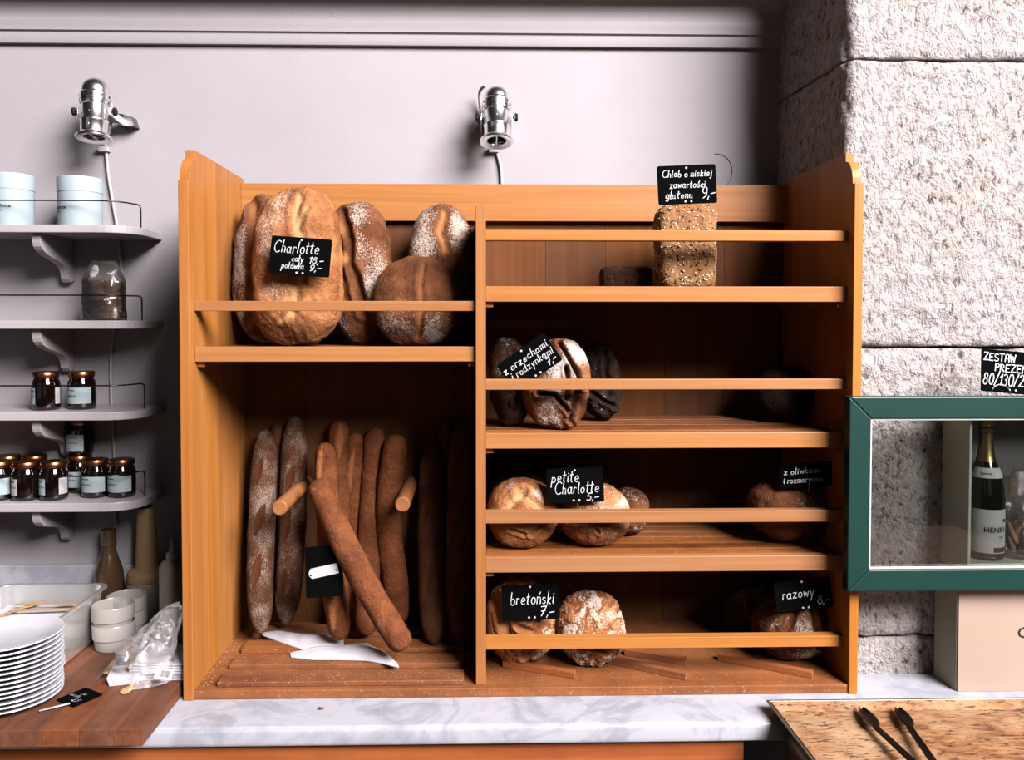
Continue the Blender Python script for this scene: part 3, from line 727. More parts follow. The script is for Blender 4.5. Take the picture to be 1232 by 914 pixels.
# ---------------------------------------------------------------- chalk lettering (single-stroke hand)
def A(cx, cy, rx, ry, a0, a1, n=10):
    return [(cx + rx * cos(R(a0 + (a1 - a0) * i / n)), cy + ry * sin(R(a0 + (a1 - a0) * i / n))) for i in range(n + 1)]
def dot(x, y): return [(x, y), (x + 0.03, y + 0.03)]
_o = A(.24, .25, .2, .25, 90, 450)
_n = [[(.05, .5), (.05, 0)], [(.05, .3)] + A(.22, .3, .17, .2, 180, 0, 8) + [(.39, 0)]]
_s = [A(.22, .38, .15, .12, 40, 270, 8) + A(.22, .13, .17, .13, 90, -140, 8)]
_z = [[(.03, .5), (.38, .5), (.05, 0), (.42, .02)]]
_c = [A(.25, .25, .21, .25, 45, 315)]
GL = {
 'a': [A(.22, .25, .19, .25, 50, 390), [(.42, .5), (.42, .06), (.5, 0)]], 'b': [[(.08, 1), (.05, .5), (.05, .1)], A(.25, .25, .2, .25, 180, 540)],
 'c': _c, 'ć': _c + [[(.25, .62), (.36, .8)]], 'd': [A(.22, .25, .19, .25, 50, 390), [(.43, 1), (.42, .06), (.5, 0)]],
 'e': [[(.06, .24), (.42, .3)] + A(.25, .27, .19, .25, 10, 320)], 'g': [A(.22, .25, .19, .25, 50, 390), [(.42, .5), (.42, -.15)] + A(.24, -.15, .18, .2, 0, -150, 6)],
 'h': [[(.08, 1), (.05, 0)], [(.05, .3)] + A(.22, .3, .17, .2, 180, 0, 8) + [(.40, 0)]], 'i': [[(.08, .5), (.07, .06), (.14, 0)], dot(.08, .72)],
 'j': [[(.15, .5), (.13, -.2), (0, -.35)], dot(.14, .72)], 'k': [[(.08, 1), (.05, 0)], [(.36, .5), (.07, .22), (.38, 0)]],
 'l': [[(.08, 1), (.06, .1), (.14, 0)]], 'ł': [[(.08, 1), (.06, .1), (.14, 0)], [(-.03, .42), (.22, .62)]],
 'm': [[(.05, .5), (.05, 0)], [(.05, .3)] + A(.18, .32, .13, .18, 180, 0, 6) + [(.31, 0)], [(.31, .3)] + A(.44, .32, .13, .18, 180, 0, 6) + [(.57, 0)]],
 'n': _n, 'ń': _n + [[(.2, .66), (.33, .86)]], 'o': [_o], 'ó': [_o, [(.22, .66), (.35, .86)]],
 'p': [[(.07, .5), (.03, -.4)], A(.25, .26, .19, .24, 180, 540)], 'r': [[(.05, .5), (.05, 0)], [(.05, .28)] + A(.2, .3, .15, .2, 180, 40, 6)],
 's': _s, 'ś': _s + [[(.2, .64), (.33, .84)]], 't': [[(.15, .9), (.12, .1), (.24, 0)], [(0, .6), (.32, .64)]],
 'u': [[(.05, .5), (.05, .15)] + A(.2, .17, .15, .17, 180, 360, 6) + [(.35, .5), (.36, .05), (.44, 0)]],
 'w': [[(.03, .5), (.12, 0), (.27, .42), (.42, 0), (.53, .5)]], 'y': [[(.05, .5), (.2, .05)], [(.42, .5), (.12, -.4)]], 'z': _z,
 'C': [A(.42, .5, .38, .5, 50, 310, 14)], 'Z': [[(.05, 1), (.6, 1), (.04, 0), (.62, .03)]], 'E': [[(.55, 1), (.08, 1), (.05, 0), (.55, 0)], [(.06, .52), (.45, .52)]],
 'S': [A(.32, .74, .25, .26, 40, 270, 8) + A(.30, .24, .27, .24, 90, -150, 8)], 'T': [[(.3, 1), (.3, 0)], [(0, 1), (.62, 1)]],
 'A': [[(.02, 0), (.1, .9), (.3, 1), (.5, .9), (.55, 0)], [(.06, .42), (.54, .42)]], 'W': [[(0, 1), (.17, 0), (.36, .75), (.54, 0), (.72, 1)]],
 'P': [[(.06, 1), (.05, 0)], [(.06, 1)] + A(.2, .74, .3, .26, 80, -90, 8) + [(.05, .48)]], 'R': [[(.06, 1), (.05, 0)], [(.06, 1)] + A(.2, .74, .3, .26, 80, -90, 8) + [(.05, .48)], [(.2, .48), (.55, 0)]],
 'N': [[(.05, 0), (.06, 1), (.55, 0), (.57, 1)]],
 '0': [A(.3, .5, .25, .5, 90, 450, 14)], '1': [[(.02, .7), (.24, 1), (.2, 0)]], '2': [A(.26, .72, .22, .28, 160, -30, 8) + [(.02, 0), (.52, .04)]],
 '3': [A(.22, .75, .22, .25, 140, -80, 8) + A(.2, .25, .25, .26, 80, -140, 8)], '5': [[(.5, 1), (.14, 1), (.1, .58)] + A(.24, .3, .24, .3, 110, -140, 8)],
 '7': [[(.04, .95), (.5, 1), (.18, 0)], [(.12, .48), (.46, .54)]], '8': [A(.27, .76, .18, .23, 270, -90, 12), A(.27, .26, .23, .27, 90, 450, 12)],
 '9': [A(.25, .7, .2, .28, 0, 360, 10), [(.45, .75), (.42, .2), (.15, 0)]], ',': [[(.08, .08), (.02, -.18)]], '-': [[(.0, .36), (.42, .44)]], '/': [[(.0, -.05), (.42, 1.1)]], '.': [dot(.03, .02)],
}
def adv(ch):
    if ch == ' ': return 0.34
    return max(x for st in GL[ch] for x, y in st) + (0.17 if ch.islower() else 0.16)
def chalk(bm, text, x, z, h, w, slant=0.18, rng=None, y=-0.0013, ang=0.0, kx=1.0):
    rng = rng or random.Random(len(text))
    cx = 0.0
    for ch in text:
        if ch != ' ':
            dz = rng.uniform(-.04, .04); sc = rng.uniform(.94, 1.06)
            for st in GL[ch]:
                P = []
                for u, v in st:
                    lx = (cx + u * sc + slant * v) * h * kx; lz = (v * sc + dz) * h
                    P.append((x + lx * cos(ang) - lz * sin(ang), z + lx * sin(ang) + lz * cos(ang)))
                for (ax, az), (bx, bz) in zip(P, P[1:]):
                    dx, dz_ = bx - ax, bz - az; L = math.hypot(dx, dz_) or 1e-9
                    nx, nz = -dz_ / L * w / 2, dx / L * w / 2; ex, ez = dx / L * w * .35, dz_ / L * w * .35
                    bm.faces.new([bm.verts.new((px_, y, pz_)) for px_, pz_ in ((ax - ex - nx, az - ez - nz), (bx + ex - nx, bz + ez - nz), (bx + ex + nx, bz + ez + nz), (ax - ex + nx, az - ez + nz))])
        cx += adv(ch)
    return cx * h
def twidth(text, h): return sum(adv(c_) for c_ in text) * h
M['slate'] = plain('black_chalk_card', lin(7, 8, 9), 0.9, spec=0.02, mottled=0.12, scale=14)
t = NT('white_chalk'); t.col(t.mix(t.ramp(t.noise(t.coord(), 300, 3), [(0.3, 0), (0.6, 1)]), lin(190, 190, 190), lin(255, 255, 255))).set(rough=0.9); M['chalk'] = t.m
M['white_plastic'] = plain('white_plastic', lin(216, 214, 214), 0.4, mottled=0.02)
M['steel'] = plain('brushed_steel', lin(190, 190, 192), 0.3, 1.0, mottled=0.05)
def rrect(w, h, r, n=5):
    out = []
    for cx, cz, a0 in ((w / 2 - r, h / 2 - r, 0), (-w / 2 + r, h / 2 - r, 90), (-w / 2 + r, -h / 2 + r, 180), (w / 2 - r, -h / 2 + r, 270)):
        out += [(cx + r * cos(R(a0 + 90 * i / n)), cz + r * sin(R(a0 + 90 * i / n))) for i in range(n + 1)]
    return out
def disc(bm, x, z, r, y=-0.0014, n=10):
    bm.faces.new([bm.verts.new((x + r * cos(2 * pi * i / n), y, z + r * sin(2 * pi * i / n))) for i in range(n)])
def sign(label, px, py, wpx, hpx, Y, deg, lines, tilt=-8, dots=True, stroke=0.9, yaw=0, pin=0.05, name='price_card'):
    """lines: (text, x, z, letter height) as fractions of the card (0..1 from its left / bottom edge)"""
    s = mpp(Y); w, h = wpx * s, hpx * s; c = on(px, py, Y)
    o = thing(name, label, 'price card', c, (R(tilt), R(deg), R(yaw)))
    obj('card', prism(rrect(w, h, 0.005), 'y', -0.001, 0.001), M['slate'], o)
    bm = bmesh.new(); rng = random.Random(label)
    for text, fx, fz, fh, fw in lines:
        chalk(bm, text, (fx - 0.5) * w, (fz - 0.5) * h, fh * h, stroke * s, rng=rng, kx=fw * w / (twidth(text, fh * h)))
    if lines: obj('chalk_lettering', bm, M['chalk'], o)
    if dots:
        for fx, fz in ((0.5, 0.93), (0.46, 0.07), (0.56, 0.07)):
            bm = bmesh.new(); disc(bm, (fx - 0.5) * w, (fz - 0.5) * h, 1.3 * s); obj('pin_hole', bm, M['white_plastic'], o)
    if pin:
        obj('pin', tube([(0.004, 0.0022, -h * 0.2), (0.004, 0.0035, -h * 0.5), (0.004, 0.0045, -h * 0.5 - pin)], 0.0012, 6), M['steel'], o)
    return o
sign('black price card with a looping chalk name leaning on the golden loaf', 361.5, 308.5, 72, 46, 0.098, 4, [('Charlotte', .05, .58, .32, .76), ('cały', .36, .36, .17, .2), ('18,-', .64, .34, .17, .26), ('połówka', .20, .17, .17, .38), ('9,-', .66, .15, .17, .22)], tilt=-6, pin=0)
sign('black price card about low gluten standing on top of the seeded loaf', 826.5, 222, 71, 47, 0.12, -2.5, [('Chleb o niskiej', .08, .70, .18, .86), ('zawartości', .2, .42, .18, .62), ('glutenu', .12, .15, .19, .48), ('9,-', .73, .14, .28, .26)], tilt=-3)
sign('dark green-black price card tilted steeply among the nut breads', 637, 436, 70, 40, 0.055 + 0.012, -35, [('z orzechami', .03, .60, .24, .92), ('i rodzynkami', .10, .34, .24, .86), ('7,-', .74, .10, .22, .2)], tilt=-4, pin=0)
sign('black price card with two chalk names propped between the small boules', 692, 583.5, 69, 42, 0.072, -2, [('petite', .08, .60, .32, .5), ('Charlotte', .13, .27, .34, .8), ('5,-', .68, .06, .2, .24)], tilt=-5, pin=0.02)
sign('barely lit black card on the lone brown boule at the right side', 970, 571, 66, 29, 0.10, -4, [('z oliwkami', .08, .56, .26, .7), ('i rozmarynem', .06, .2, .26, .74)], tilt=-6, dots=False, pin=0.012)
sign('black price card in front of the torn floury loaf on the rack floor', 638.5, 724, 70, 42, 0.078, -2, [('bretoński', .14, .44, .36, .78), ('7,-', .64, .10, .26, .28)], tilt=-8, pin=0.02)
sign('black price card tilted up at the right above the wholemeal loaf', 966.5, 715, 70, 36, 0.075, -6, [('razowy', .12, .42, .34, .58), ('8,-', .72, .14, .26, .22)], tilt=-8, dots=True, pin=0.02)
# the blank card on the baguettes shows its back with the clip
o = sign('blank black card turned backwards with a white clip among the baguettes', 390, 687, 45, 60, 0.150, -4, [], tilt=-12, dots=False, pin=0)
s_ = mpp(0.15); bm = prism([(-0.036, 0.004), (-0.030, 0.0125), (0.034, 0.0125), (0.034, -0.0115), (-0.030, -0.0115), (-0.036, -0.004)], 'y', -0.0045, -0.0012, 0.0006)
bm.transform(Matrix.Rotation(R(-8), 4, 'Y')); cl = obj('clip', bm, M['white_plastic'], o)
bm = bmesh.new()
for x_ in (-0.031, 0.029): disc(bm, x_, -0.003 - x_ * 0.14 * -1, 0.0022, -0.0048)
obj('rivet', bm, M['slate'], cl)

# ---------------------------------------------------------------- loose sticks on the rack floor
def stick(label, x0, y0, x1, y1, w=0.017, h=0.015):
    a, b = onz(x0, y0, BT), onz(x1, y1, BT); d = b - a; L = d.length
    o = obj('wooden_stick', box(-L / 2, L / 2, -w / 2, w / 2, 0, h, 0.001), M['wood_stick'])
    o.location = (a + b) / 2 + Vector((0, 0, 0.0004)); o.rotation_euler = (0, 0, math.atan2(d.y, d.x))
    tag(o, label, 'wooden stick', 'loose sticks on the rack floor'); return o
stick('loose wooden stick sticking out below the two floury round loaves', 606, 801, 692, 815)
stick('longer loose stick reaching right from under the crazed white loaf', 733, 797, 826, 817)
stick('short loose stick just behind the longer one in the middle', 752, 787, 826, 799)
stick('loose wooden stick in front of the wholemeal loaf at the right', 864, 793, 978, 815)
# ---------------------------------------------------------------- paper bags on the floor slats
M['paper'] = plain('white_paper', lin(238, 234, 238), 0.8, mottled=0.02, bump=0.2)
def paper(label, top, bot, z, seed):
    """flat paper bag, outline given by its far and near edges in pixels; two layers"""
    n, m = 26, 8; b = bmesh.new(); L = []
    def edge(E, u):
        f = u * (len(E) - 1); i = min(int(f), len(E) - 2); f -= i
        return onz(E[i][0] * (1 - f) + E[i + 1][0] * f, E[i][1] * (1 - f) + E[i + 1][1] * f, z)
    for lay in (0, 1):
        V = []
        for j in range(m + 1):
            row = []
            for i in range(n + 1):
                u, v = i / n, j / m
                p = edge(top, u).lerp(edge(bot, u), v)
                e = sin(pi * v) * sin(pi * u)
                p.z += 0.0006 + (0.002 + e ** 0.5 * (0.006 + 0.010 * abs(noise.noise(p * 18 + Vector((seed, 0, 0)))))) * lay + 0.0015 * noise.noise(p * 70) * lay * e
                row.append(b.verts.new(p))
            V.append(row)
        for j in range(m):
            for i in range(n):
                q = (V[j][i], V[j + 1][i], V[j + 1][i + 1], V[j][i + 1])
                b.faces.new(q if lay else q[::-1])
        L.append(V)
    A_, B_ = L
    ring = [(0, i) for i in range(n)] + [(j, n) for j in range(m)] + [(m, i) for i in range(n, 0, -1)] + [(j, 0) for j in range(m, 0, -1)]
    for (j, i), (j2, i2) in zip(ring, ring[1:] + ring[:1]): b.faces.new((A_[j][i], A_[j2][i2], B_[j2][i2], B_[j][i]))
    c0 = sum((v.co for v in b.verts), Vector()) / len(b.verts); c0.z = z
    return tag(obj('paper_bag', b, M['paper'], smooth='auto', origin=c0), label, 'paper bag')
paper('flat white paper bag at the back left of the baguette bay floor', [(314, 762), (335, 760), (370, 764), (413, 766)], [(316, 765), (340, 774), (370, 784), (414, 784)], FS, 3)
paper('white paper bag with a pointed end lying in front of the other one', [(349, 786), (375, 780), (408, 778), (440, 774), (462, 784), (479, 800)], [(350, 791), (375, 794), (408, 794), (440, 795), (462, 799), (480, 804)], FS + 0.001, 8)
# ---------------------------------------------------------------- crumbs
M['crumb'] = plain('bread_crumb', lin(206, 170, 124), 0.9)
rng = random.Random(5); bm = bmesh.new()
def crumb(x, y, z, r):
    b2 = bmesh.new(); bmesh.ops.create_icosphere(b2, subdivisions=1, radius=r, matrix=Matrix.Translation((x, y, z + r * 0.6)) @ Matrix.Rotation(rng.uniform(0, 6), 4, 'Z') @ Matrix.Diagonal((1, rng.uniform(.5, 1), .6, 1))); merge(bm, b2)
for i in range(420):
    x = rng.uniform(XL1 + 0.05, XD0 - 0.03); y = rng.choice((0.02, 0.112, 0.205, 0.305)) + rng.uniform(0.003, 0.055); crumb(x, y, FS, rng.choice((0.0004, 0.0005, 0.0007, 0.0012)))
for i in range(90): crumb(XL1 + abs(rng.gauss(0, 0.015)) + 0.002, rng.uniform(0.02, 0.3), BT, rng.choice((0.0007, 0.0012, 0.0016)))
for i in range(420):
    crumb(rng.uniform(XD1 + 0.01, XR0 - 0.02), abs(rng.gauss(0.1, 0.08)) + 0.008, BT, rng.choice((0.0004, 0.0005, 0.0007, 0.0012)))
for key in ('R2', 'R3'):
    for i in range(160): crumb(rng.uniform(XD1 + 0.01, XR0 - 0.05), 0.062 + rng.uniform(0, 0.034), SH[key], rng.choice((0.0005, 0.0007, 0.001)))
for i in range(70): crumb(rng.uniform(-0.6, 0.75), rng.uniform(-0.1, -0.005), ZC, rng.choice((0.0004, 0.0006)))
tag(obj('crumbs', bm, M['crumb'], origin=(0, 0.05, BT)), 'pale crumbs and flour scattered over the rack floor and shelves', 'crumbs', kind='stuff')
f_ = onz(385, 853, ZC); tag(obj('crust_flake', prism([(-.004, -.004), (.006, -.003), (.008, .004), (.001, .003), (-.003, .007)], 'z', 0, 0.003, 0.0005), M['b_bag'], origin=(0, 0, 0)), 'single orange flake of crust on the marble counter', 'crumb').location = f_
# ---------------------------------------------------------------- wall lamps
M['chrome'] = plain('polished_chrome', (0.85, 0.84, 0.82, 1), 0.20, 1.0, mottled=0.02)
M['black_plastic'] = plain('black_plastic', lin(18, 18, 18), 0.4)
M['cable'] = plain('white_cable', lin(205, 200, 196), 0.5, mottled=0.03)
M['bulb'] = plain('frosted_glass_bulb', lin(220, 214, 200), 0.2, mottled=0.01)
def lamp(label, px, py_top, py_bot, tilt, cable, clip, arm):
    Y = WALL_Y - 0.115
    base = on(px, py_bot, Y); H = on(px, py_top, Y).z - base.z
    k = H / 0.168
    o = thing('wall_lamp', label, 'wall lamp', base, (R(tilt), 0, 0))
    body = lathe([(r_ * k, z * k) for r_, z in ((0.030, .016), (0.0345, .018), (0.0345, .045), (0.0360, .047), (0.0360, .052), (0.0345, .054), (0.0345, .092), (0.0375, .094), (0.0385, .100), (0.0385, .104), (0.033, .105), (0.033, .02), (0.030, .016))], 40)
    obj('lamp_body', body, M['chrome'], o, smooth='auto')
    dome = [(0.0395, .104), (0.0400, .108), (0.0395, .122), (0.0375, .124), (0.0370, .128)]
    dome += [(0.0370 * cos(a), .132 + 0.036 * sin(a)) for a in [i / 8 * pi / 2 for i in range(9)]]
    obj('dome_cap', lathe([(r_ * k, z * k) for r_, z in dome], 40), M['chrome'], o, smooth='auto')
    ring = lathe([(r_ * k, z * k) for r_, z in ((0.027, .014), (0.046, .008), (0.047, .004), (0.046, .002), (0.027, .006), (0.026, .010), (0.027, .014))], 40)
    obj('rim_ring', ring, M['chrome'], o, smooth='auto')
    obj('cross_bar', box(-0.0015, 0.0015, -0.030 * k, 0.030 * k, 0.007 * k, 0.009 * k), M['chrome'], o)
    obj('bulb', lathe([(0.0, .030 * k), (0.012 * k, .033 * k), (0.019 * k, .045 * k), (0.015 * k, .062 * k), (0.0, .075 * k)], 20), M['bulb'], o, smooth=True)
    for i in range(10):                       # vent holes round the dome and body
        a = 2 * pi * i / 10 + 0.2
        for zz, rr in ((0.114, 0.0400), (0.098, 0.0382)):
            b = lathe([(0, 0), (0.0032 * k, 0), (0.0032 * k, 0.0006), (0, 0.0006)], 10, M=Matrix.Rotation(a, 4, 'Z') @ Matrix.Translation((0, -rr * k, zz * k)) @ Matrix.Rotation(pi / 2, 4, 'X'))
            obj('vent_hole', b, M['black_plastic'], o)
    for zz in (0.034, 0.070):
        obj('screw', lathe([(0, 0), (0.002 * k, 0), (0.0015 * k, 0.0018), (0, 0.002)], 10, M=Matrix.Translation((0, -0.0345 * k, zz * k)) @ Matrix.Rotation(pi / 2, 4, 'X')), M['chrome'], o, smooth='auto')
    for s in (-1, 1):                         # fork and knobs
        obj('fork_arm', box(min(s * 0.041, s * 0.044) * k, max(s * 0.041, s * 0.044) * k, -0.008 * k, 0.085, 0.066 * k, 0.086 * k, 0.001), M['chrome'], o)
        kn = lathe([(0, 0), (0.004, 0), (0.004, 0.006), (0.011, 0.007), (0.013, 0.009), (0.013, 0.015), (0.010, 0.017), (0, 0.017)], 9, M=Matrix.Translation((s * 0.044 * k, -0.002, 0.076 * k)) @ Matrix.Rotation(s * pi / 2, 4, 'Y') @ Matrix.Scale(0.85, 4))
        obj('knob', kn, M['black_plastic'], o)
    # wall bracket in world space
    w0 = base + Vector((0, 0, 0.076 * k))
    ax = arm
    b = box(base.x - 0.047 * k, base.x + 0.047 * k, WALL_Y - 0.040, WALL_Y - 0.034, w0.z - 0.012, w0.z + 0.012, 0.001)
    prism([(base.x + ax - 0.014, w0.z - 0.020), (base.x + ax + 0.028, w0.z - 0.020), (base.x + ax + 0.020, w0.z + 0.006), (base.x + ax - 0.014, w0.z + 0.012)], 'y', WALL_Y - 0.040, WALL_Y - 0.001, bm=b)
    obj('wall_bracket', b, M['steel'], o, world=True)
    c = obj('cable', tube(smooth_path([on(*q) for q in cable], 6), 0.0042, 10), M['cable'], o, smooth=True, world=True)
    c0 = on(*clip); b = box(c0.x - 0.014, c0.x + 0.014, c0.y - 0.012, WALL_Y - 0.0003, c0.z - 0.007, c0.z + 0.007, 0.002)
    obj('cable_clip', b, M['cable'], o, world=True)
    return o
CY = WALL_Y - 0.007
lamp('chrome spotlight on the wall above the left shelves', 113, 92, 168, -6, [(128, 104, WALL_Y - 0.05), (133, 118, WALL_Y - 0.03), (133, 150, CY - 0.02), (127, 172, CY - 0.01), (128, 185, CY), (131, 215, CY), (137, 250, CY), (141, 275, CY), (146, 330, CY), (141, 372, CY), (134, 420, CY), (134, 480, CY), (138, 560, CY), (139, 655, CY)], (126, 180, CY), 0.045)
lamp('chrome spotlight on the wall above the middle of the bread rack', 597.5, 98, 172, -14, [(584, 103, WALL_Y - 0.06), (577, 112, WALL_Y - 0.03), (580, 140, CY), (590, 168, CY), (597, 182, CY), (602, 200, CY), (604, 226, CY), (604, 260, CY)], (594, 181, CY), -0.02)

# ---------------------------------------------------------------- left wall shelves
M['shelf_white'] = plain('shelf_white_paint', lin(206, 198, 198), 0.45, mottled=0.04, scale=12)
M['wire'] = plain('dark_wire', lin(90, 88, 84), 0.3, 1.0)
SF = 0.30                                            # shelf front
XS = on(178, 285, 0.40).x
shelf_names = ['top shelf', 'second shelf', 'third shelf', 'lowest shelf']
LZ = []
for i, (yt, yb, yr, lbl, xs_) in enumerate(((270, 279.5, 241, 'topmost white wall shelf with a wire rail holding two pale tins', 0), (385.5, 395.5, 355, 'second white wall shelf from the top, holding a bag of granola', 0), (496, 506, 464, 'third white wall shelf from the top, with two dark jars', 0.004), (605.5, 616, 573, 'lowest white wall shelf, crowded with dark jars', 0.002))):
    z1, z0 = on(60, yt, SF).z, on(60, yb, SF).z; LZ.append(z1)
    xr = XS + xs_
    o = thing('wall_shelf', lbl, 'shelf', (-1.2, WALL_Y, z0))
    r_ = 0.085
    poly = [(-1.75, WALL_Y - 0.0005), (-1.75, SF)] + [(xr - r_ + r_ * sin(a), SF + r_ - r_ * cos(a)) for a in [k / 8 * pi / 2 for k in range(9)]] + [(xr, WALL_Y - 0.0005)]
    obj('shelf_board', prism(poly, 'z', z0, z1, 0.002), M['shelf_white'], o, world=True)
    # bracket with an ogee front
    xb = on(43, yb + 2, SF + 0.02).x; d = WALL_Y - SF - 0.02; hb = 0.118
    prof = [(WALL_Y - 0.0005, z0), (SF + 0.02, z0)]
    for k in range(13):
        u = k / 12; prof.append((SF + 0.02 + d * 0.80 * (u - 0.14 * sin(2 * pi * u)) * (1 if True else 0), z0 - 0.012 - (hb - 0.022) * (u + 0.06 * sin(2 * pi * u))))
    prof += [(WALL_Y - 0.025, z0 - hb), (WALL_Y - 0.0005, z0 - hb + 0.006)]
    obj('bracket', prism(prof, 'x', xb - 0.011, xb + 0.011, 0.001), M['shelf_white'], o, world=True)
    obj('bracket', prism(prof, 'x', xb - 0.61, xb - 0.588, 0.001), M['shelf_white'], o, world=True)
    # wire rail
    zr = on(60, yr, SF + 0.012).z; rr = 0.07
    path = [(-1.72, SF + 0.012, zr)] + [(xr - 0.025 - rr + rr * sin(a), SF + 0.012 + rr - rr * cos(a), zr) for a in [k / 6 * pi / 2 * 0.8 for k in range(7)]]
    px_, py_, _ = path[-1]
    path += [(px_ + 0.010, py_ + 0.022, zr), (px_ + 0.013, py_ + 0.029, zr - 0.003), (px_ + 0.014, py_ + 0.031, zr - 0.010), (px_ + 0.014, py_ + 0.031, z1)]
    obj('wire_rail', tube(path, 0.0019, 8), M['wire'], o, smooth=True, world=True)
    obj('rail_post', tube([(-1.60, SF + 0.012, zr), (-1.60, SF + 0.012, z1)], 0.0019, 8), M['wire'], o, smooth=True, world=True)
# ---------------------------------------------------------------- printed lettering
def text_mesh(s, size, align='LEFT'):
    cu = bpy.data.curves.new('t', 'FONT'); cu.body = s; cu.size = size; cu.align_x = align; cu.resolution_u = 2; cu.offset = size * 0.022
    ob = bpy.data.objects.new('t', cu); COL.objects.link(ob)
    bpy.context.view_layer.update()
    me = bpy.data.meshes.new_from_object(ob.evaluated_get(bpy.context.evaluated_depsgraph_get()))
    bm = bmesh.new(); bm.from_mesh(me)
    bpy.data.objects.remove(ob); bpy.data.curves.remove(cu); bpy.data.meshes.remove(me)
    return bm
def wrap(bm, r, a0, z0):
    bmesh.ops.triangulate(bm, faces=bm.faces[:])
    for v in bm.verts:
        a = a0 + v.co.x / r; v.co = Vector((r * sin(a), -r * cos(a), z0 + v.co.y))
    return bm
M['ink'] = plain('black_ink', lin(24, 24, 26), 0.7)
M['tin'] = plain('pale_blue_tin', lin(188, 204, 208), 0.5, mottled=0.02)
def tin(label, x0, x1, y0, a0):
    Y = SF + 0.085; s = mpp(Y); r_ = (x1 - x0) / 2 * s; c = on((x0 + x1) / 2, 270, Y)
    z = LZ[0]; H = on((x0 + x1) / 2, y0, Y).z - z
    o = thing('tea_tin', label, 'tin', (c.x, Y, z))
    hl = H * 0.70
    obj('tin_body', lathe([(0, 0.0003), (r_ * .97, 0.0003), (r_ * .98, .002), (r_ * .98, hl)], 48), M['tin'], o, smooth='auto')
    obj('tin_lid', lathe([(r_ * .97, hl + .0004), (r_, hl + .0006), (r_, H - .003), (r_ * .985, H), (0, H)], 48), M['tin'], o, smooth='auto')
    rr = r_ * 0.98 + 0.0004
    b = wrap(text_mesh('Charlotte', 0.0125), rr, a0, hl * 0.50)
    wrap_ = wrap(text_mesh("pain et vin", 0.006), rr, a0 + 0.12, hl * 0.40); merge(b, wrap_)
    merge(b, wrap(text_mesh('thé', 0.0065), rr, a0 + 0.30, hl * 0.16))
    obj('lettering', b, M['ink'], o)
    return o
tin('pale blue cardboard tin cut by the left edge of the picture', -11, 39, 211, -0.42)
tin('pale blue cardboard tin nearer the cable on the topmost shelf', 72, 121.5, 215, -1.12)
# ---------------------------------------------------------------- jars
t = NT('dark_jam_glass'); t.col(lin(20, 9, 7)).set(rough=0.06, spec=0.7, coat=0.3); M['jam'] = t.m
M['copper'] = plain('copper_lid', lin(226, 150, 104), 0.28, 1.0, mottled=0.05)
M['label_blue'] = plain('pale_blue_label', lin(186, 204, 206), 0.7, mottled=0.02)
M['label_white'] = plain('white_label', lin(214, 212, 208), 0.7, mottled=0.02)
jw, jh = 0.0345, 0.098
jar_mesh = None
def jar(label, px, pyb, Y, z, turn, kind, scale=1.0):
    global jar_mesh
    c = on(px, pyb, Y)
    o = thing('jam_jar', label, 'jar', (c.x, Y, z), (0, 0, turn), 'dark jars on the left wall shelves')
    if jar_mesh is None:
        bo = obj('jar_body', lathe([(0, .0006), (.030, .0006), (jw - .001, .005), (jw, .010), (jw, .066), (jw - .002, .074), (.029, .080), (.029, .086)], 36), M['jam'], o, smooth='auto')
        li = obj('lid', lathe([(.0295, .084), (.0315, .0845), (.032, .086), (.032, .097), (.0305, .099), (0, .0985)], 36), M['copper'], o, smooth='auto')
        jar_mesh = (bo, li)
    else:
        for q in jar_mesh:
            cc = q.copy(); COL.objects.link(cc); cc.parent = o
    for a0, a1, mt_ in kind:
        p = obj('paper_label', lathe([(jw + .0003, .016), (jw + .0003, .058)], 14, a0=a0, a1=a1), M[mt_], o, smooth=True)
        b = None
        rr = jw + .0006
        for tx, sz, zz in (('Charlotte', .0068, .049), ('KONFITURA', .0058, .034), ('300 g', .0042, .020)):
            if a1 - a0 > 0.9: b = merge(b, wrap(text_mesh(tx, sz), rr, a0 + .12, zz)) if b else wrap(text_mesh(tx, sz), rr, a0 + .12, zz)
        if b: obj('lettering', b, M['ink'], p)
    return o
zS, zB = LZ[2] + 0.0003, LZ[3] + 0.0003
front = [(-0.75, 0.75, 'label_blue')]
jar('dark jar with its label turned left, on the third shelf', 56, 490, SF + 0.07, zS, 0, [(-1.3, -0.35, 'label_blue'), (1.1, 1.6, 'label_white')])
jar('dark jar with its pale label facing front, on the third shelf', 99, 490, SF + 0.085, zS, 0, [(-1.0, 1.1, 'label_blue')])
jar('dark jar cut by the left picture edge, front row of the lowest shelf', -1, 600, SF + 0.055, zB, 0, [(-0.6, 1.3, 'label_blue')])
jar('second jar from the left in the front row, with a narrow printed side label', 32, 600, SF + 0.052, zB, 0, [(-1.25, -0.15, 'label_white')])
jar('third jar in the front row, with labels wrapping both sides', 65, 600, SF + 0.055, zB, 0, [(-1.25, -0.15, 'label_blue'), (0.8, 1.6, 'label_white')])
jar('dark jar in the back row at the left picture edge of the lowest shelf', 10, 592, SF + 0.150, zB, 0, [(-0.9, 0.9, 'label_blue')])
jar('dark jar in the back row behind the jars with side labels', 42, 592, SF + 0.155, zB, 0, [(2.0, 3.4, 'label_blue')])
jar('pale-labelled jar squeezed behind the right front jars, carrying another on top', 96, 592, SF + 0.150, zB, 0, [(-0.9, 0.9, 'label_blue')])
jar('jar stacked on top of another jar on the lowest shelf', 97, 592, SF + 0.150, zB + 0.0995, 0, [(-0.7, 0.7, 'label_blue')])
jar('pale-labelled jar second from the right on the lowest shelf', 115.5, 596, SF + 0.085, zB, 0, [(-1.0, 1.1, 'label_blue')])
jar('rightmost jar on the lowest shelf, by the rail end', 147, 596, SF + 0.085, zB, 0, [(-1.1, 1.1, 'label_blue')])
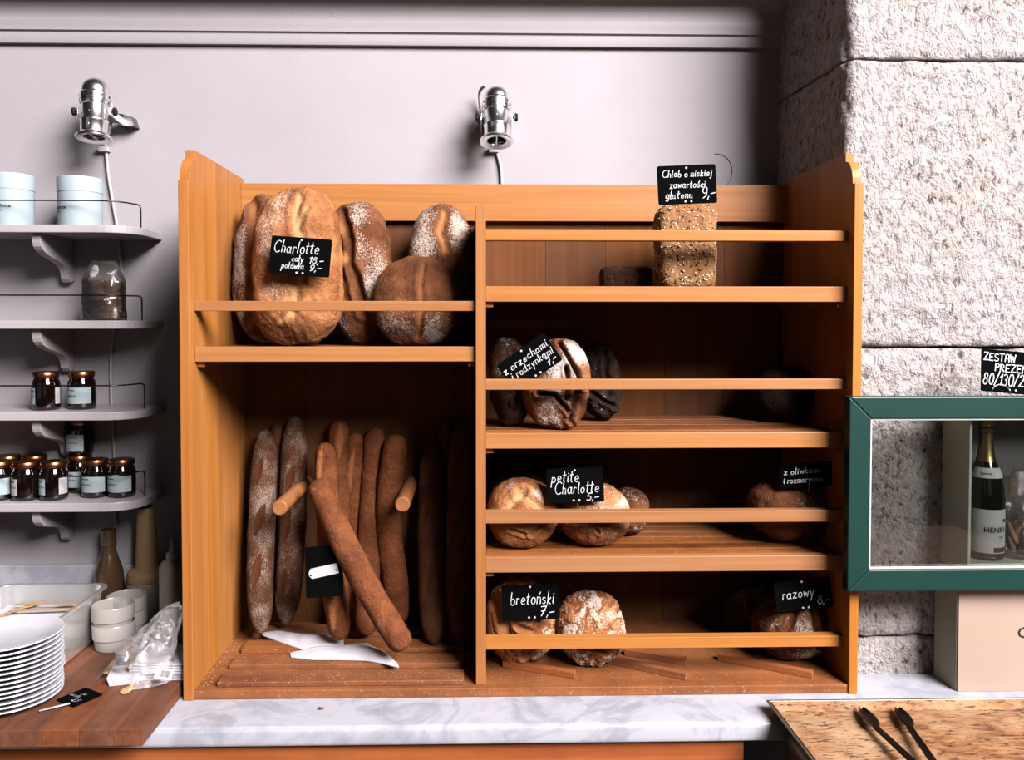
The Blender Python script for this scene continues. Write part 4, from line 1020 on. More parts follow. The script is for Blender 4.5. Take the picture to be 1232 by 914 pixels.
# ---------------------------------------------------------------- granola bag
M['cello'] = thin_glass('clear_cellophane', (1, 1, 1, 1), 0.02, 0.08, 0.02, wrinkle=0.6)
M['granola'] = plain('toasted_granola', lin(120, 84, 56), 0.8, mottled=0.3, scale=120, bump=0.6)
c = on(126, 385, SF + 0.08); g = thing('granola_bag', 'cellophane bag of brown granola on the second wall shelf', 'bag', (c.x, SF + 0.08, LZ[1] + 0.0005))
def blob(a, b_, h, seed, n=26, m=20, top=1.0, p=3.5, amp=0.1, neck=None):
    bm = bmesh.new(); rings = []
    for j in range(m + 1):
        z = h * j / m; f = 1.0
        if neck is not None and j / m > neck[0]:
            u = (j / m - neck[0]) / (1 - neck[0]); f = 1 + (neck[1] - 1) * u
        row = []
        for i in range(n):
            a_ = 2 * pi * i / n; cx, cy = cos(a_), sin(a_)
            k = (abs(cx) ** p + abs(cy) ** p) ** (-1 / p)
            d = 1 + amp * noise.noise(Vector((cx * 1.8, cy * 1.8, z * 25)) + Vector((seed, 0, 0)))
            row.append(bm.verts.new((a * cx * k * f * d, b_ * cy * k * (f if neck is None or len(neck) < 3 else 1 + (neck[2] - 1) * max(0, (j / m - neck[0]) / (1 - neck[0]))) * d, z)))
        rings.append(row)
    for j in range(m):
        for i in range(n): bm.faces.new((rings[j][i], rings[j][(i + 1) % n], rings[j + 1][(i + 1) % n], rings[j + 1][i]))
    bm.faces.new(rings[0][::-1]); bm.faces.new(rings[-1])
    return bm
s_ = mpp(SF + 0.08)
obj('granola_fill', blob(22 * s_, 0.032, 0.105, 4), M['granola'], g, smooth=True)
rg = random.Random(8); bm = bmesh.new()
for i in range(260):
    a_ = rg.uniform(pi, 2 * pi); zz = rg.uniform(0.004, 0.106)
    kk = (abs(cos(a_)) ** 3.5 + abs(sin(a_)) ** 3.5) ** (-1 / 3.5)
    b2 = bmesh.new(); bmesh.ops.create_icosphere(b2, subdivisions=1, radius=rg.uniform(.0015, .0032), matrix=Matrix.Translation((22 * s_ * cos(a_) * kk, 0.032 * sin(a_) * kk, zz)) @ Matrix.Rotation(rg.uniform(0, 6), 4, 'X') @ Matrix.Diagonal((1.5, .8, .5, 1))); merge(bm, b2)
tag(obj('oat_flakes', bm, plain('oat_flake', lin(176, 134, 92), 0.8, mottled=0.2), g), kind='stuff')
obj('wrapper', blob(23.2 * s_, 0.0345, 0.155, 4, neck=(0.68, 0.62, 0.12)), M['cello'], g, smooth=True)
st_ = obj('round_sticker', prism([(0.011 * cos(R(a_)), 0.017 * sin(R(a_))) for a_ in range(0, 360, 20)], 'y', -0.0004, 0.0004), M['label_white'], g)
st_.location = (-0.020, -0.013, 0.128); st_.rotation_euler = (R(-14), R(12), 0)
obj('lettering', (lambda b: (b.transform(Matrix.Rotation(pi / 2, 4, 'X') @ Matrix.Translation((0, 0, 0.0008))), b)[1])(text_mesh('Charlotte', 0.0042, 'CENTER')), M['ink'], st_)
# ---------------------------------------------------------------- left end of the counter
BZ = ZC + 0.034
XBD = onz(172, 876, BZ).x
bd = thing('chopping_board', 'thick worn chopping board overhanging the left end of the marble counter', 'chopping board', (-1.1, 0.0, ZC))
yf = onz(60, 878, BZ).y
ys = [yf, yf + 0.11, yf + 0.22, 0.16, 0.29, 0.40]
b = None
xs_ = [XBD, XBD - 0.058]
while xs_[-1] > -1.72: xs_.append(xs_[-1] - (0.074, 0.088, 0.066)[len(xs_) % 3])
for xa, xb_ in zip(xs_[1:], xs_):
    obj('stave', box(xa + 0.0001, xb_ - 0.0001, yf, 0.36, ZC + 0.0004, BZ, 0.0012), M['board_y'], bd, world=True)
# plates
M['china'] = plain('white_china', lin(232, 230, 236), 0.15, mottled=0.015)
pr = 0.107; pc = Vector((-0.993, on(9, 749, 0).y, 0)); pc.y = -0.063
prof = [(0, .0015), (.050, .0015), (.052, 0.0), (.055, 0.0), (.057, .003), (.075, .006), (pr - .002, .0145), (pr, .0165), (pr - .001, .0185), (pr - .004, .0180), (.078, .0105), (.062, .0075), (.055, .0062), (0, .0055)]
ordn = ['topmost', 'second', 'third', 'fourth', 'fifth', 'sixth', 'seventh', 'eighth', 'ninth', 'tenth', 'eleventh', 'twelfth', 'thirteenth', 'fourteenth', 'lowest']
rgp = random.Random(3); pm_ = None; npl = 14
for i in range(npl):
    k = npl - 1 - i                      # counted from the top
    if pm_ is None:
        pl = obj('plate', lathe(prof, 64), M['china'], smooth='auto'); pm_ = pl
    else:
        pl = pm_.copy(); COL.objects.link(pl)
    pl.location = (pc.x + rgp.uniform(-.0025, .0025), pc.y + rgp.uniform(-.0025, .0025), BZ + 0.0003 + i * 0.0098)
    w_ = 'topmost white plate of the stack on the chopping board' if k == 0 else ('lowest white plate of the stack, resting on the chopping board' if i == 0 else '%s white plate from the top of the stack on the chopping board' % ordn[k])
    tag(pl, w_, 'plate', 'stacked white plates')
# cups
M['cup'] = plain('cream_china', lin(196, 190, 180), 0.22, mottled=0.02)
cupm = None
def cup(label, x, y, z, r_=0.049, h=0.063):
    global cupm
    if cupm is None:
        P = [(0, .003), (r_ * .78, .003), (r_ * .80, 0), (r_ * .86, .001), (r_ * .90, .004), (r_ * .92, h * .42), (r_, h * .46), (r_, h - .002), (r_ * .975, h), (r_ * .95, h - .002), (r_ * .94, h * .45), (r_ * .84, .010), (0, .007)]
        o = obj('cup', lathe(P, 48), M['cup'], smooth='auto'); cupm = o
    else:
        o = cupm.copy(); COL.objects.link(o)
    o.location = (x, y, z); return tag(o, label, 'cup', 'cream cups')
q = onz(128, 786, BZ); cx_, cy_ = q.x, q.y + 0.042
cup('lower cream cup of the pair standing behind the plastic bag', cx_, cy_, BZ + .0003)
cup('upper cream cup of the pair standing behind the plastic bag', cx_ - 0.001, cy_ - 0.001, BZ + 0.0445)
c = on(153, 718, 0.31)
cup('lower cream cup of the rear pair, in shadow by the tall dispenser', c.x, 0.31, BZ + .0003)
cup('upper cream cup of the rear pair, its rim in shadow', c.x, 0.31, BZ + .036)
# plastic box of wooden sticks
M['cloudy'] = thin_glass('cloudy_plastic', (0.93, 0.93, 0.91, 1), 0.04, 0.25, 0.22, (0.50, 0.49, 0.46, 1))
pb = thing('plastic_box', 'cloudy open plastic box holding wooden cutlery, behind the plates', 'box', (-1.075, 0.16, BZ + .0003))
def tub(hx, hy, h, flare, th=0.0022, rad=0.03):
    bm = bmesh.new()
    def ring(k, z, grow):
        return [bm.verts.new((x_ * 1.0, y_, z)) for x_, y_ in rrect(2 * (hx + grow), 2 * (hy + grow), rad, 6)]
    R_ = [ring(0, 0.0, -0.008), ring(0, 0.006, 0.0), ring(0, h, flare), ring(0, h, flare + .008), ring(0, h - .005, flare + .009), ring(0, h - .005, flare + .0075), ring(0, h - .0012, flare + .006), ring(0, h - .002, flare - th), ring(0, 0.007, -th), ring(0, .003, -0.01)]
    for A_, B_ in zip(R_, R_[1:]):
        n = len(A_)
        for i in range(n): bm.faces.new((A_[i], A_[(i + 1) % n], B_[(i + 1) % n], B_[i]))
    bm.faces.new(R_[0][::-1]); bm.faces.new(R_[-1])
    bmesh.ops.recalc_face_normals(bm, faces=bm.faces[:])
    return bm
obj('tub', tub(0.118, 0.125, 0.132, 0.012), M['cloudy'], pb, smooth='auto')
# napkin pile and cutlery inside it
nz = BZ + 0.0045
o = tag(obj('napkin_stack', box(-0.095, 0.095, -0.10, 0.10, 0, 0.088, 0.006), M['paper']), 'cream stack of napkins inside the cloudy plastic box', 'napkins'); o.location = (-1.08, 0.16, nz)
def utensil(name, label, loc, rz, L=0.15, kind=0, tilt=0.0, rx=0.0):
    w0, w1 = 0.005, 0.011
    P = [(-L / 2, -w0 * .8), (-L / 2 - .003, 0), (-L / 2, w0 * .8), (0.0, w0 * .7), (L * .16, w0 * .9), (L * .28, w1), (L * .42, w1 * .95), (L * .49, w1 * .5), (L * .5, 0), (L * .49, -w1 * .5), (L * .42, -w1 * .95), (L * .28, -w1), (L * .16, -w0 * .9), (0, -w0 * .7)]
    if kind == 1:
        P = [(-L / 2, -w0), (-L / 2 - .004, 0), (-L / 2, w0), (L / 2 - .004, w0 * 1.3), (L / 2, 0), (L / 2 - .004, -w0 * 1.3)]
    o = obj(name, prism(P, 'z', 0, 0.0016, 0.0004), M['pale_wood'])
    o.location = loc; o.rotation_euler = (rx, tilt, rz)
    return tag(o, label, 'cutlery', 'pale wooden cutlery')
rgu = random.Random(12)
top_ = nz + 0.088
spec = [(-1.135, 0.07, 1.45), (-1.11, 0.10, 1.2), (-1.07, 0.075, 0.15), (-1.05, 0.11, 0.05), (-1.06, 0.15, -0.08), (-1.12, 0.19, 1.1), (-1.05, 0.19, 0.1), (-1.06, 0.225, 0.0)]
for i, (x_, y_, a_) in enumerate(spec):
    utensil('wooden_spoon' if i % 2 else 'wooden_stick', ['wooden stick at the left of the plastic box pile', 'wooden spoon slanting at the left of the plastic box pile', 'wooden stick nearest the front rim of the plastic box', 'wooden spoon second from the front rim of the plastic box', 'wooden stick in the middle of the plastic box pile', 'wooden spoon slanting at the back left of the box pile', 'wooden stick behind the middle of the box pile', 'wooden spoon nearest the back rim of the plastic box'][i], (x_, y_, top_ + 0.0004 + i * 0.0017), a_, 0.15, 1 - i % 2)
# napkin pack beside the rack
q = onz(200, 827, BZ)
npk = thing('napkin_pack', 'flat pack of white napkins beside the rack side panel, under the plastic bag', 'napkins', (-0.716, 0.08, BZ + .0003))
for i in range(7):
    bm = box(-0.062, 0.060, -0.055, 0.085, i * 0.0052, i * 0.0052 + 0.0048, 0.0018); bm.transform(Matrix.Translation((0.002 * sin(i * 2.1), 0.003 * sin(i * 1.3), 0)))
    obj('napkin', bm, M['paper'], npk)
# crumpled clear bag of cutlery
M['bag_clear'] = thin_glass('crinkled_clear_plastic', (0.97, 0.96, 0.95, 1), 0.06, 0.12, 0.11, (0.8, 0.78, 0.76, 1), wrinkle=1.0)
BGX, BGY = onz(165, 815, BZ).x, 0.035
bag_ = thing('plastic_bag', 'crumpled clear plastic bag with wooden cutlery spilling out on the chopping board', 'plastic bag', (BGX, BGY, BZ + .0003))
nu_, nv_ = 30, 18; bm = bmesh.new(); V = []
for j in range(nv_ + 1):
    row = []
    for i in range(nu_):
        u = i / nu_ * 2 * pi; v = j / nv_
        hx = 0.088 * (1 - 0.62 * v); hy = 0.062 * (1 - v * 0.80)
        z = 0.003 + 0.150 * v * (1 + 0.10 * cos(u))
        p_ = Vector((hx * cos(u) + 0.062 * v, hy * sin(u) + 0.020 * v, z))
        ds_, _q = noise.voronoi(p_ * 24 + Vector((2, 5, 1)))
        cr = (ds_[1] - ds_[0]) * 0.020 - 0.006 + 0.010 * noise.noise(p_ * 14)
        p_ += Vector((cos(u), sin(u), 0.35)) * cr * min(1, 0.15 + 2.0 * v); p_.z = max(p_.z, 0.0008)
        row.append(bm.verts.new(p_))
    V.append(row)
for j in range(nv_):
    for i in range(nu_):
        if j < 5 and 16 < i < 23: continue          # the open mouth at the front left
        bm.faces.new((V[j][i], V[j][(i + 1) % nu_], V[j + 1][(i + 1) % nu_], V[j + 1][i]))
for v_ in [v_ for v_ in bm.verts if not v_.link_faces]: bm.verts.remove(v_)
bmesh.ops.triangulate(bm, faces=bm.faces[:])
obj('film', bm, M['bag_clear'], bag_)
tg_ = obj('barcode_sticker', prism(rrect(0.036, 0.022, 0.001), 'y', -0.0003, 0.0003), M['label_white'], bag_)
s0 = on(197, 811, -0.030); tg_.location = (s0.x - BGX, -0.030 - BGY, s0.z - BZ); tg_.rotation_euler = (R(-35), R(12), R(10))
bm = bmesh.new(); rb = random.Random(1); x_ = -0.006
while x_ < 0.012:
    w_ = rb.choice((.0006, .001, .0014)); bm.faces.new([bm.verts.new(c_) for c_ in ((x_, -.0006, -.006), (x_ + w_, -.0006, -.006), (x_ + w_, -.0006, .008), (x_, -.0006, .008))]); x_ += w_ + rb.choice((.0007, .0011))
obj('barcode', bm, M['ink'], tg_)
for i, (pa, pb_, z_, ti, lab) in enumerate((((132, 812), (160, 786), .024, -.10, 'wooden knife at the upper left inside the plastic bag'), ((128, 817), (150, 797), .018, -.05, 'wooden knife low at the left mouth of the plastic bag'), ((157, 819), (160, 797), .022, -.1, 'wooden spoon upright in the middle of the plastic bag'), ((165, 818), (168, 795), .026, -.1, 'wooden spoon next to the barcode in the plastic bag'), ((155, 829), (168, 817), .002, 0.0, 'wooden spoon poking out of the front of the plastic bag'))):
    A_, B_ = onz(*pa, BZ), onz(*pb_, BZ); mid_ = (A_ + B_) / 2
    utensil('wooden_spoon' if i > 1 else 'wooden_knife', lab, (mid_.x, mid_.y, BZ + z_), math.atan2(A_.y - B_.y, A_.x - B_.x), 0.105, 0 if i > 1 else 1, -ti)
q = onz(146, 824, BZ); wn = thing('napkin_fan', 'small fanned pile of white napkins at the mouth of the plastic bag', 'napkins', (q.x, q.y + 0.03, BZ + .0003), (0, 0, R(14)))
for i in range(6): obj('napkin', box(-0.032 - i * 0.001, 0.028, -0.03, 0.035, i * .0032, i * .0032 + .0026, .0008), M['paper'], wn)
# small card lying on the board
cA, cB, cC = onz(69, 844, BZ), onz(102, 829, BZ), onz(123, 837, BZ); cd = (cA + cC) / 2
CW, CH = (cB - cA).length, (cC - cB).length
lc = thing('price_card', 'small black card with a white spike lying flat on the chopping board', 'price card', (cd.x, cd.y, BZ + 0.003), (0, 0, math.atan2((cC - cB).y, (cC - cB).x)))
obj('card', prism(rrect(CH, CW, .004), 'z', 0, .002), M['slate'], lc)
bm = bmesh.new(); chalk(bm, 'ser', -0.010, 0.008, .010, .0013, y=0); chalk(bm, 'masło', -0.026, -0.006, .010, .0013, y=0); chalk(bm, '2,5', 0.000, -0.020, .012, .0013, y=0)
bm.transform(Matrix.Translation((0, 0, 0.0024)) @ Matrix.Rotation(-pi / 2, 4, 'X')); obj('chalk_lettering', bm, M['chalk'], lc)
a_ = onz(47, 855, BZ + .004); b_ = onz(84, 846, BZ + .007)
obj('spike', tube([a_, a_.lerp(b_, .5), b_], 0.0019, 8), M['white_plastic'], lc, world=True, smooth=True)
# bottles under the shelves
M['brown_glass'] = plain('brown_bottle', lin(92, 66, 46), 0.15, spec=0.6)
M['beige'] = plain('beige_plastic', lin(170, 138, 96), 0.45)
M['cream'] = plain('cream_plastic', lin(150, 140, 122), 0.4)
def standing(name, label, px, pyt, Y, parts, cat):
    c = on(px, pyt, Y); o = thing(name, label, cat, (c.x, Y, (ZC if Y > 0.36 else BZ) + .0003)); H = c.z - o.location.z; s = mpp(Y)
    for nm, pf, mt_, sg in parts(H, s): obj(nm, lathe(pf, sg), M[mt_], o, smooth='auto')
    return o
standing('sauce_bottle', 'round-shouldered brown bottle in the shadow under the lowest wall shelf', 130.5, 636, 0.438, lambda H, s: [
    ('bottle_body', [(0, 0), (17 * s, 0), (17.5 * s, .004), (17.5 * s, H * .40), (16 * s, H * .58), (10 * s, H * .74), (7.5 * s, H * .82), (7.5 * s, H * .9)], 'brown_glass', 36),
    ('cap', [(8.5 * s, H * .84), (8.5 * s, H * .995), (7.5 * s, H), (0, H)], 'brown_glass', 30)], 'bottle')
standing('dispenser', 'tall beige tapering dispenser with a black spout under the shelf end', 176, 598, 0.42, lambda H, s: [
    ('base_jar', [(0, 0), (22 * s, 0), (23 * s, .006), (23 * s, H * .36), (21 * s, H * .39)], 'cream', 40),
    ('collar', [(23 * s, H * .385), (23.5 * s, H * .40), (22 * s, H * .45), (14 * s, H * .48)], 'beige', 40),
    ('cone', [(14 * s, H * .48), (13 * s, H * .55), (10.5 * s, H * .90), (9.5 * s, H * .925), (0, H * .93)], 'beige', 36),
    ('spout', [(5 * s, H * .925), (4.5 * s, H * .97), (3.5 * s, H), (0, H)], 'black_plastic', 20)], 'dispenser')
standing('squeeze_bottle', 'pale squeeze bottle with a nozzle, half hidden by the rack side panel', 208, 647, 0.17, lambda H, s: [
    ('bottle_body', [(0, 0), (15 * s, 0), (16 * s, .004), (16 * s, H * .76), (13 * s, H * .80), (8 * s, H * .82)], 'cream', 36),
    ('nozzle', [(8 * s, H * .81), (8 * s, H * .87), (4.5 * s, H * .885), (2 * s, H * .995), (0, H)], 'cream', 24)], 'bottle')

# ---------------------------------------------------------------- right: wall case behind an old green window frame
t = NT('green_gloss_paint'); v = t.coord(); n = t.noise(v, 40, 5, 0.7)
t.col(t.mix(t.ramp(n, [(0.70, 0), (0.74, 1)]), t.mix(t.noise(v, 6, 4), lin(16, 54, 47), lin(26, 68, 60)), lin(150, 140, 116))).set(rough=0.4, spec=0.2); t.bump(t.noise(v, 30, 4), 0.15, .002); M['green'] = t.m
M['pale_green'] = plain('pale_green_paint', lin(206, 210, 188), 0.5, mottled=0.04)
M['cream_paint'] = plain('cream_paint', lin(196, 170, 150), 0.5, mottled=0.03, scale=5)
M['grey_back'] = plain('dull_grey_backing', lin(104, 102, 96), 0.7, mottled=0.08)
M['pane'] = thin_glass('window_glass', (0.97, 0.99, 0.98, 1), 0.02, 0.01)
FY0, FY1 = -0.034, -0.006
fx0 = on(1021, 590, FY0).x; fx1 = fx0 + 0.80
fz1, fz0 = on(1120, 477, FY0).z, on(1120, 711, FY0).z
fw = 27 * mpp(FY0)
cs = thing('display_case', 'wall case with a green window frame front above a cream box', 'display case', (1.3, 0.03, ZC + .0003))
def frame_piece(P):
    obj('frame_rail', prism(P, 'y', FY0, FY1, 0.003), M['green'], cs, world=True)
frame_piece([(fx0, fz1), (fx1, fz1), (fx1 - fw, fz1 - fw), (fx0 + fw, fz1 - fw)]); frame_piece([(fx0, fz0), (fx0 + fw, fz0 + fw), (fx1 - fw, fz0 + fw), (fx1, fz0)])
frame_piece([(fx0, fz0), (fx0, fz1), (fx0 + fw, fz1 - fw), (fx0 + fw, fz0 + fw)]); frame_piece([(fx1, fz0), (fx1 - fw, fz0 + fw), (fx1 - fw, fz1 - fw), (fx1, fz1)])
bw = 0.004
for P in ((fx0 + fw, fx1 - fw, fz1 - fw - bw, fz1 - fw), (fx0 + fw, fx1 - fw, fz0 + fw, fz0 + fw + bw), (fx0 + fw, fx0 + fw + bw, fz0 + fw + bw, fz1 - fw - bw)):
    obj('glazing_bead', box(P[0], P[1], FY0 + .004, FY0 + .010, P[2], P[3], .0005), plain('white_bead', lin(214, 212, 208), .5) if 'bead' not in M else M['bead'], cs, world=True)
obj('pane', box(fx0 + fw - .004, fx1 - fw + .004, FY0 + .012, FY0 + .015, fz0 + fw - .004, fz1 - fw + .004), M['pane'], cs, world=True)
BX0 = on(1165, 600, FY1 + 0.002).x; BX1 = fx1 - 0.02; BY0, BY1 = FY1 + .0005, STONE_Y - .010
th = 0.006
obj('case_side', box(BX0, BX0 + th, BY0, BY1, fz0 + .004, fz1 - .024, .0006), M['pale_green'], cs, world=True)
obj('case_side', box(BX1 - th, BX1, BY0, BY1, fz0 + .004, fz1 - .024, .0006), M['pale_green'], cs, world=True)
obj('case_top', box(BX0 + th, BX1 - th, BY0, BY1, fz1 - .036, fz1 - .024, .0006), M['pale_green'], cs, world=True)
obj('case_floor', box(BX0 + th, BX1 - th, BY0, BY1, fz0 + .004, fz0 + fw + .004, .0006), M['pale_green'], cs, world=True)
obj('case_back', box(BX0 + th, BX1 - th, BY1 - .004, BY1, fz0 + fw + .004, fz1 - .036), M['grey_back'], cs, world=True)
# cream box below
CX0 = onz(1153, 832, ZC).x; CY0 = onz(1153, 832, ZC).y
obj('lower_box_side', box(CX0 - .004, CX0 + .004, CY0 + .0042, BY1, ZC + .0003, fz0 + .003, .0006), M['pale_green'], cs, world=True)
obj('lower_box_front', box(CX0 - .002, BX1, CY0, CY0 + .004, ZC + .0003, fz0 + .003, .0006), M['cream_paint'], cs, world=True)
tm = text_mesh('C', 0.034); tm.transform(Matrix.Translation(on(1224, 767, CY0 - .0006)) @ Matrix.Rotation(pi / 2, 4, 'X')); obj('lettering', tm, M['ink'], cs, world=True)
# champagne bottle
M['green_glass'] = plain('dark_green_bottle', lin(16, 26, 18), 0.06, spec=0.8)
M['gold'] = plain('gold_foil', lin(224, 190, 128), 0.28, 1.0, mottled=0.08, scale=60, bump=0.4)
FZ = fz0 + fw + .0043
by = (BY0 + BY1) / 2 - .002; s = mpp(by); c = on(1184, 686, by); Hb = on(1184, 503, by).z - FZ; rb_ = 21 * s
bo = thing('champagne_bottle', 'dark green bottle with gold foil and white label inside the glass case', 'bottle', (c.x, by, FZ))
obj('bottle_glass', lathe([(0, .003), (rb_ * .9, 0), (rb_, .004), (rb_, Hb * .44), (rb_ * .97, Hb * .50), (rb_ * .80, Hb * .60), (rb_ * .58, Hb * .68), (rb_ * .42, Hb * .74)], 48), M['green_glass'], bo, smooth='auto')
obj('foil', lathe([(rb_ * .545, Hb * .695), (rb_ * .46, Hb * .73), (rb_ * .36, Hb * .83), (rb_ * .34, Hb * .90), (rb_ * .44, Hb * .905), (rb_ * .44, Hb * .93), (rb_ * .36, Hb * .94), (rb_ * .42, Hb * .96), (rb_ * .40, Hb * .99), (rb_ * .25, Hb), (0, Hb)], 36), M['gold'], bo, smooth='auto')
lb = obj('front_label', lathe([(rb_ + .0004, Hb * .055), (rb_ + .0004, Hb * .365)], 24, a0=-1.5, a1=1.5), M['label_white'], bo, smooth=True)
b = wrap(text_mesh('HENRY L', .0165), rb_ + .0008, -0.62, Hb * .205); merge(b, wrap(text_mesh('BRUT', .005), rb_ + .0008, 0.22, Hb * .165))
cr = bmesh.new(); cr.faces.new([cr.verts.new((x_, y_, 0)) for x_, y_ in ((-.005, 0), (.005, 0), (.0065, .006), (.003, .003), (0, .008), (-.003, .003), (-.0065, .006))]); merge(b, wrap(cr, rb_ + .0008, 0.62, Hb * .275))
obj('lettering', b, M['ink'], lb)
obj('dark_band', lathe([(rb_ + .0007, Hb * .062), (rb_ + .0007, Hb * .098)], 16, a0=-0.1, a1=1.5), M['ink'], lb, smooth=True)
nl = obj('neck_label', lathe([(rb_ * .84 + .001, Hb * .585), (rb_ * .66 + .001, Hb * .655)], 24, a0=-1.5, a1=1.5), M['label_white'], bo, smooth=True)
obj('lettering', wrap(text_mesh('Charlotte', .006), rb_ * .79 + .0012, -0.9, Hb * .612), M['ink'], nl)
# cellophane bags of biscuits
M['biscuit'] = plain('pale_biscuit', lin(204, 164, 124), 0.8, mottled=0.12, bump=0.4)
def biscuit_bag(label, px, w, zb, H, y_, seed, mt_):
    c = on(px, 640, y_); g = thing('biscuit_bag', label, 'bag', (c.x, y_, zb))
    rg_ = random.Random(seed)
    for i in range(13):
        x_ = rg_.uniform(-w * .7, w * .7); z_ = rg_.uniform(.015, H * .55); yy = rg_.uniform(-.012, .012)
        d = Vector((rg_.uniform(-.5, .5), 0, 1)).normalized() * rg_.uniform(.02, .034)
        ctr = Vector((x_, yy, z_ + .012)); 
        a1 = ctr - d; a1.z = max(a1.z, .008)
        obj('biscuit', tube(smooth_path([a1, ctr, ctr + d], 3), [.005, .0065, .007, .007, .007, .0065, .005], 8), M[mt_], g, smooth=True)
    obj('wrapper', blob(w, .026, H, seed, neck=(0.6, 0.55, 0.3), amp=0.16), M['cello'], g, smooth=True)
    st = obj('round_sticker', prism([(.014 * cos(R(a_)), .016 * sin(R(a_))) for a_ in range(0, 360, 15)], 'y', -.0004, .0004), M['label_white'], g); st.location = (-w * .2, -.030, H * .60)
    tb = text_mesh('Charlotte', .0055, 'CENTER'); tb.transform(Matrix.Translation((0, -.0007, 0)) @ Matrix.Rotation(pi / 2, 4, 'X')); obj('lettering', tb, M['ink'], st)
    return g
biscuit_bag('clear bag of pale biscuits with a round sticker, right of the champagne bottle', 1231, .043, FZ, .20, by, 5, 'biscuit')
# ZESTAW card on top of the frame
SY = -0.018; s = mpp(SY); H_ = 52 * s; W_ = 88 * s
zc_ = on(1190, 473, FY0).z
o = thing('price_card', 'black gift set price board with white capitals standing on the green frame', 'price card', (on(1180, 420, SY).x + W_ / 2 + .001, SY, fz1 + H_ / 2 + .004), (R(-8), R(5), 0))
obj('card', prism(rrect(W_, H_, .004), 'y', -.001, .001), M['slate'], o)
bm = bmesh.new()
for tx, x_, z_, h_, wd in (('ZESTAW', .03, .74, .17, .46), ('PREZEN', .19, .50, .17, .46), ('80/130/210', .02, .17, .27, .72)):
    chalk(bm, tx, (x_ - .5) * W_, (z_ - .5) * H_, h_ * H_, 1.2 * s, slant=.06 if tx[0] != '8' else .2, kx=wd * W_ / twidth(tx, h_ * H_))
obj('chalk_lettering', bm, M['chalk'], o)
for fx in (.40, .49):
    bm = bmesh.new(); disc(bm, (fx - .5) * W_, -.42 * H_, 1.2 * s); obj('pin_hole', bm, M['white_plastic'], o)
ri = [(-W_ * .24 + .021 * cos(a_), -.006, -H_ / 2 - .004 + .021 * sin(a_)) for a_ in [k / 14 * pi for k in range(15)]]
obj('wire_stand', tube(ri, .0011, 6), M['steel'], o, smooth=True)
# ---------------------------------------------------------------- tray, its trolley and tongs
t = NT('scorched_baking_paper'); v = t.coord((7, 26, 26)); v0 = t.coord()
n1 = t.noise(v, 2.2, 8, 0.75, 0.5); n2 = t.noise(v0, 5, 5, 0.6); n3 = t.noise(t.coord((40, 150, 150)), 1.0, 4, 0.7)
c = t.mix(t.ramp(n1, [(0.35, 0), (0.62, 1)]), lin(104, 58, 32), lin(196, 144, 98))
c = t.mix(t.ramp(n2, [(0.46, 0), (0.74, 1)]), c, lin(214, 180, 140))
c = t.mix(t.math('MULTIPLY', t.ramp(n3, [(0.55, 0), (0.62, 1)]), .9), c, lin(70, 40, 24))
t.col(c).set(rough=.7, spec=.1); t.bump(n1, .3, .003); M['scorched'] = t.m
M['tray_metal'] = plain('dull_baking_tin', lin(150, 138, 122), 0.4, 0.7, mottled=0.15, scale=30)
TZ = ZC + 0.0006; RIM = 0.022
tb_ = onz(922, 842, ZC + RIM); tx0, ty1 = tb_.x, tb_.y; tx1 = tx0 + 0.62; ty0 = ty1 - 0.46
tr = thing('baking_tray', 'scorched shallow baking tray with tongs on it, right end of the counter', 'baking tray', ((tx0 + tx1) / 2, (ty0 + ty1) / 2, TZ))
def quadring(bm, rings):
    VV = [[bm.verts.new(p_) for p_ in r_] for r_ in rings]
    for A_, B_ in zip(VV, VV[1:]):
        for i in range(4): bm.faces.new((A_[i], A_[(i + 1) % 4], B_[(i + 1) % 4], B_[i]))
    return VV
def rg4(x0, x1, y0, y1, z): return [(x0, y0, z), (x1, y0, z), (x1, y1, z), (x0, y1, z)]
bm = bmesh.new(); e_ = .014
VV = quadring(bm, [rg4(tx0 + e_, tx1 - e_, ty0 + e_, ty1 - e_, TZ), rg4(tx0 + .004, tx1 - .004, ty0 + .004, ty1 - .004, TZ + RIM - .004), rg4(tx0, tx1, ty0, ty1, TZ + RIM - .003), rg4(tx0, tx1, ty0, ty1, TZ + RIM), rg4(tx0 + .005, tx1 - .005, ty0 + .005, ty1 - .005, TZ + RIM), rg4(tx0 + e_ + .002, tx1 - e_ - .002, ty0 + e_ + .002, ty1 - e_ - .002, TZ + .0025)])
bm.faces.new(VV[0][::-1]); bm.faces.new(VV[-1]); bmesh.ops.recalc_face_normals(bm, faces=bm.faces[:])
obj('tray_pan', bm, M['tray_metal'], tr, world=True)
bm = bmesh.new(); q4 = .0012
VV = quadring(bm, [rg4(tx0 + .0075, tx1 - .0075, ty0 + .0075, ty1 - .0075, TZ + RIM - .0002), rg4(tx0 + e_ + .003, tx1 - e_ - .003, ty0 + e_ + .003, ty1 - e_ - .003, TZ + .0042)])
bm.faces.new(VV[-1]); bmesh.ops.recalc_face_normals(bm, faces=bm.faces[:])
obj('baking_paper', bm, M['scorched'], tr, world=True)
tc = thing('tray_trolley', 'metal trolley under the overhanging front of the baking tray', 'trolley', ((tx0 + tx1) / 2, (ty0 + MF) / 2, 0))
obj('trolley_body', box(tx0 + .012, tx1 - .01, ty0 + .012, MF - .004, ZC - .14, ZC - .0003, .028, 5), M['tray_metal'], tc, world=True, smooth='auto')
for x_ in (tx0 + .06, tx1 - .05):
    for y_ in (ty0 + .05, MF - .04): obj('leg', tube([(x_, y_, .0), (x_, y_, ZC - .135)], .012, 10), M['tray_metal'], tc, world=True, smooth='auto')
M['tong'] = plain('dark_brown_steel', lin(84, 62, 50), 0.3, 0.9, mottled=.15)
tz = TZ + .0045
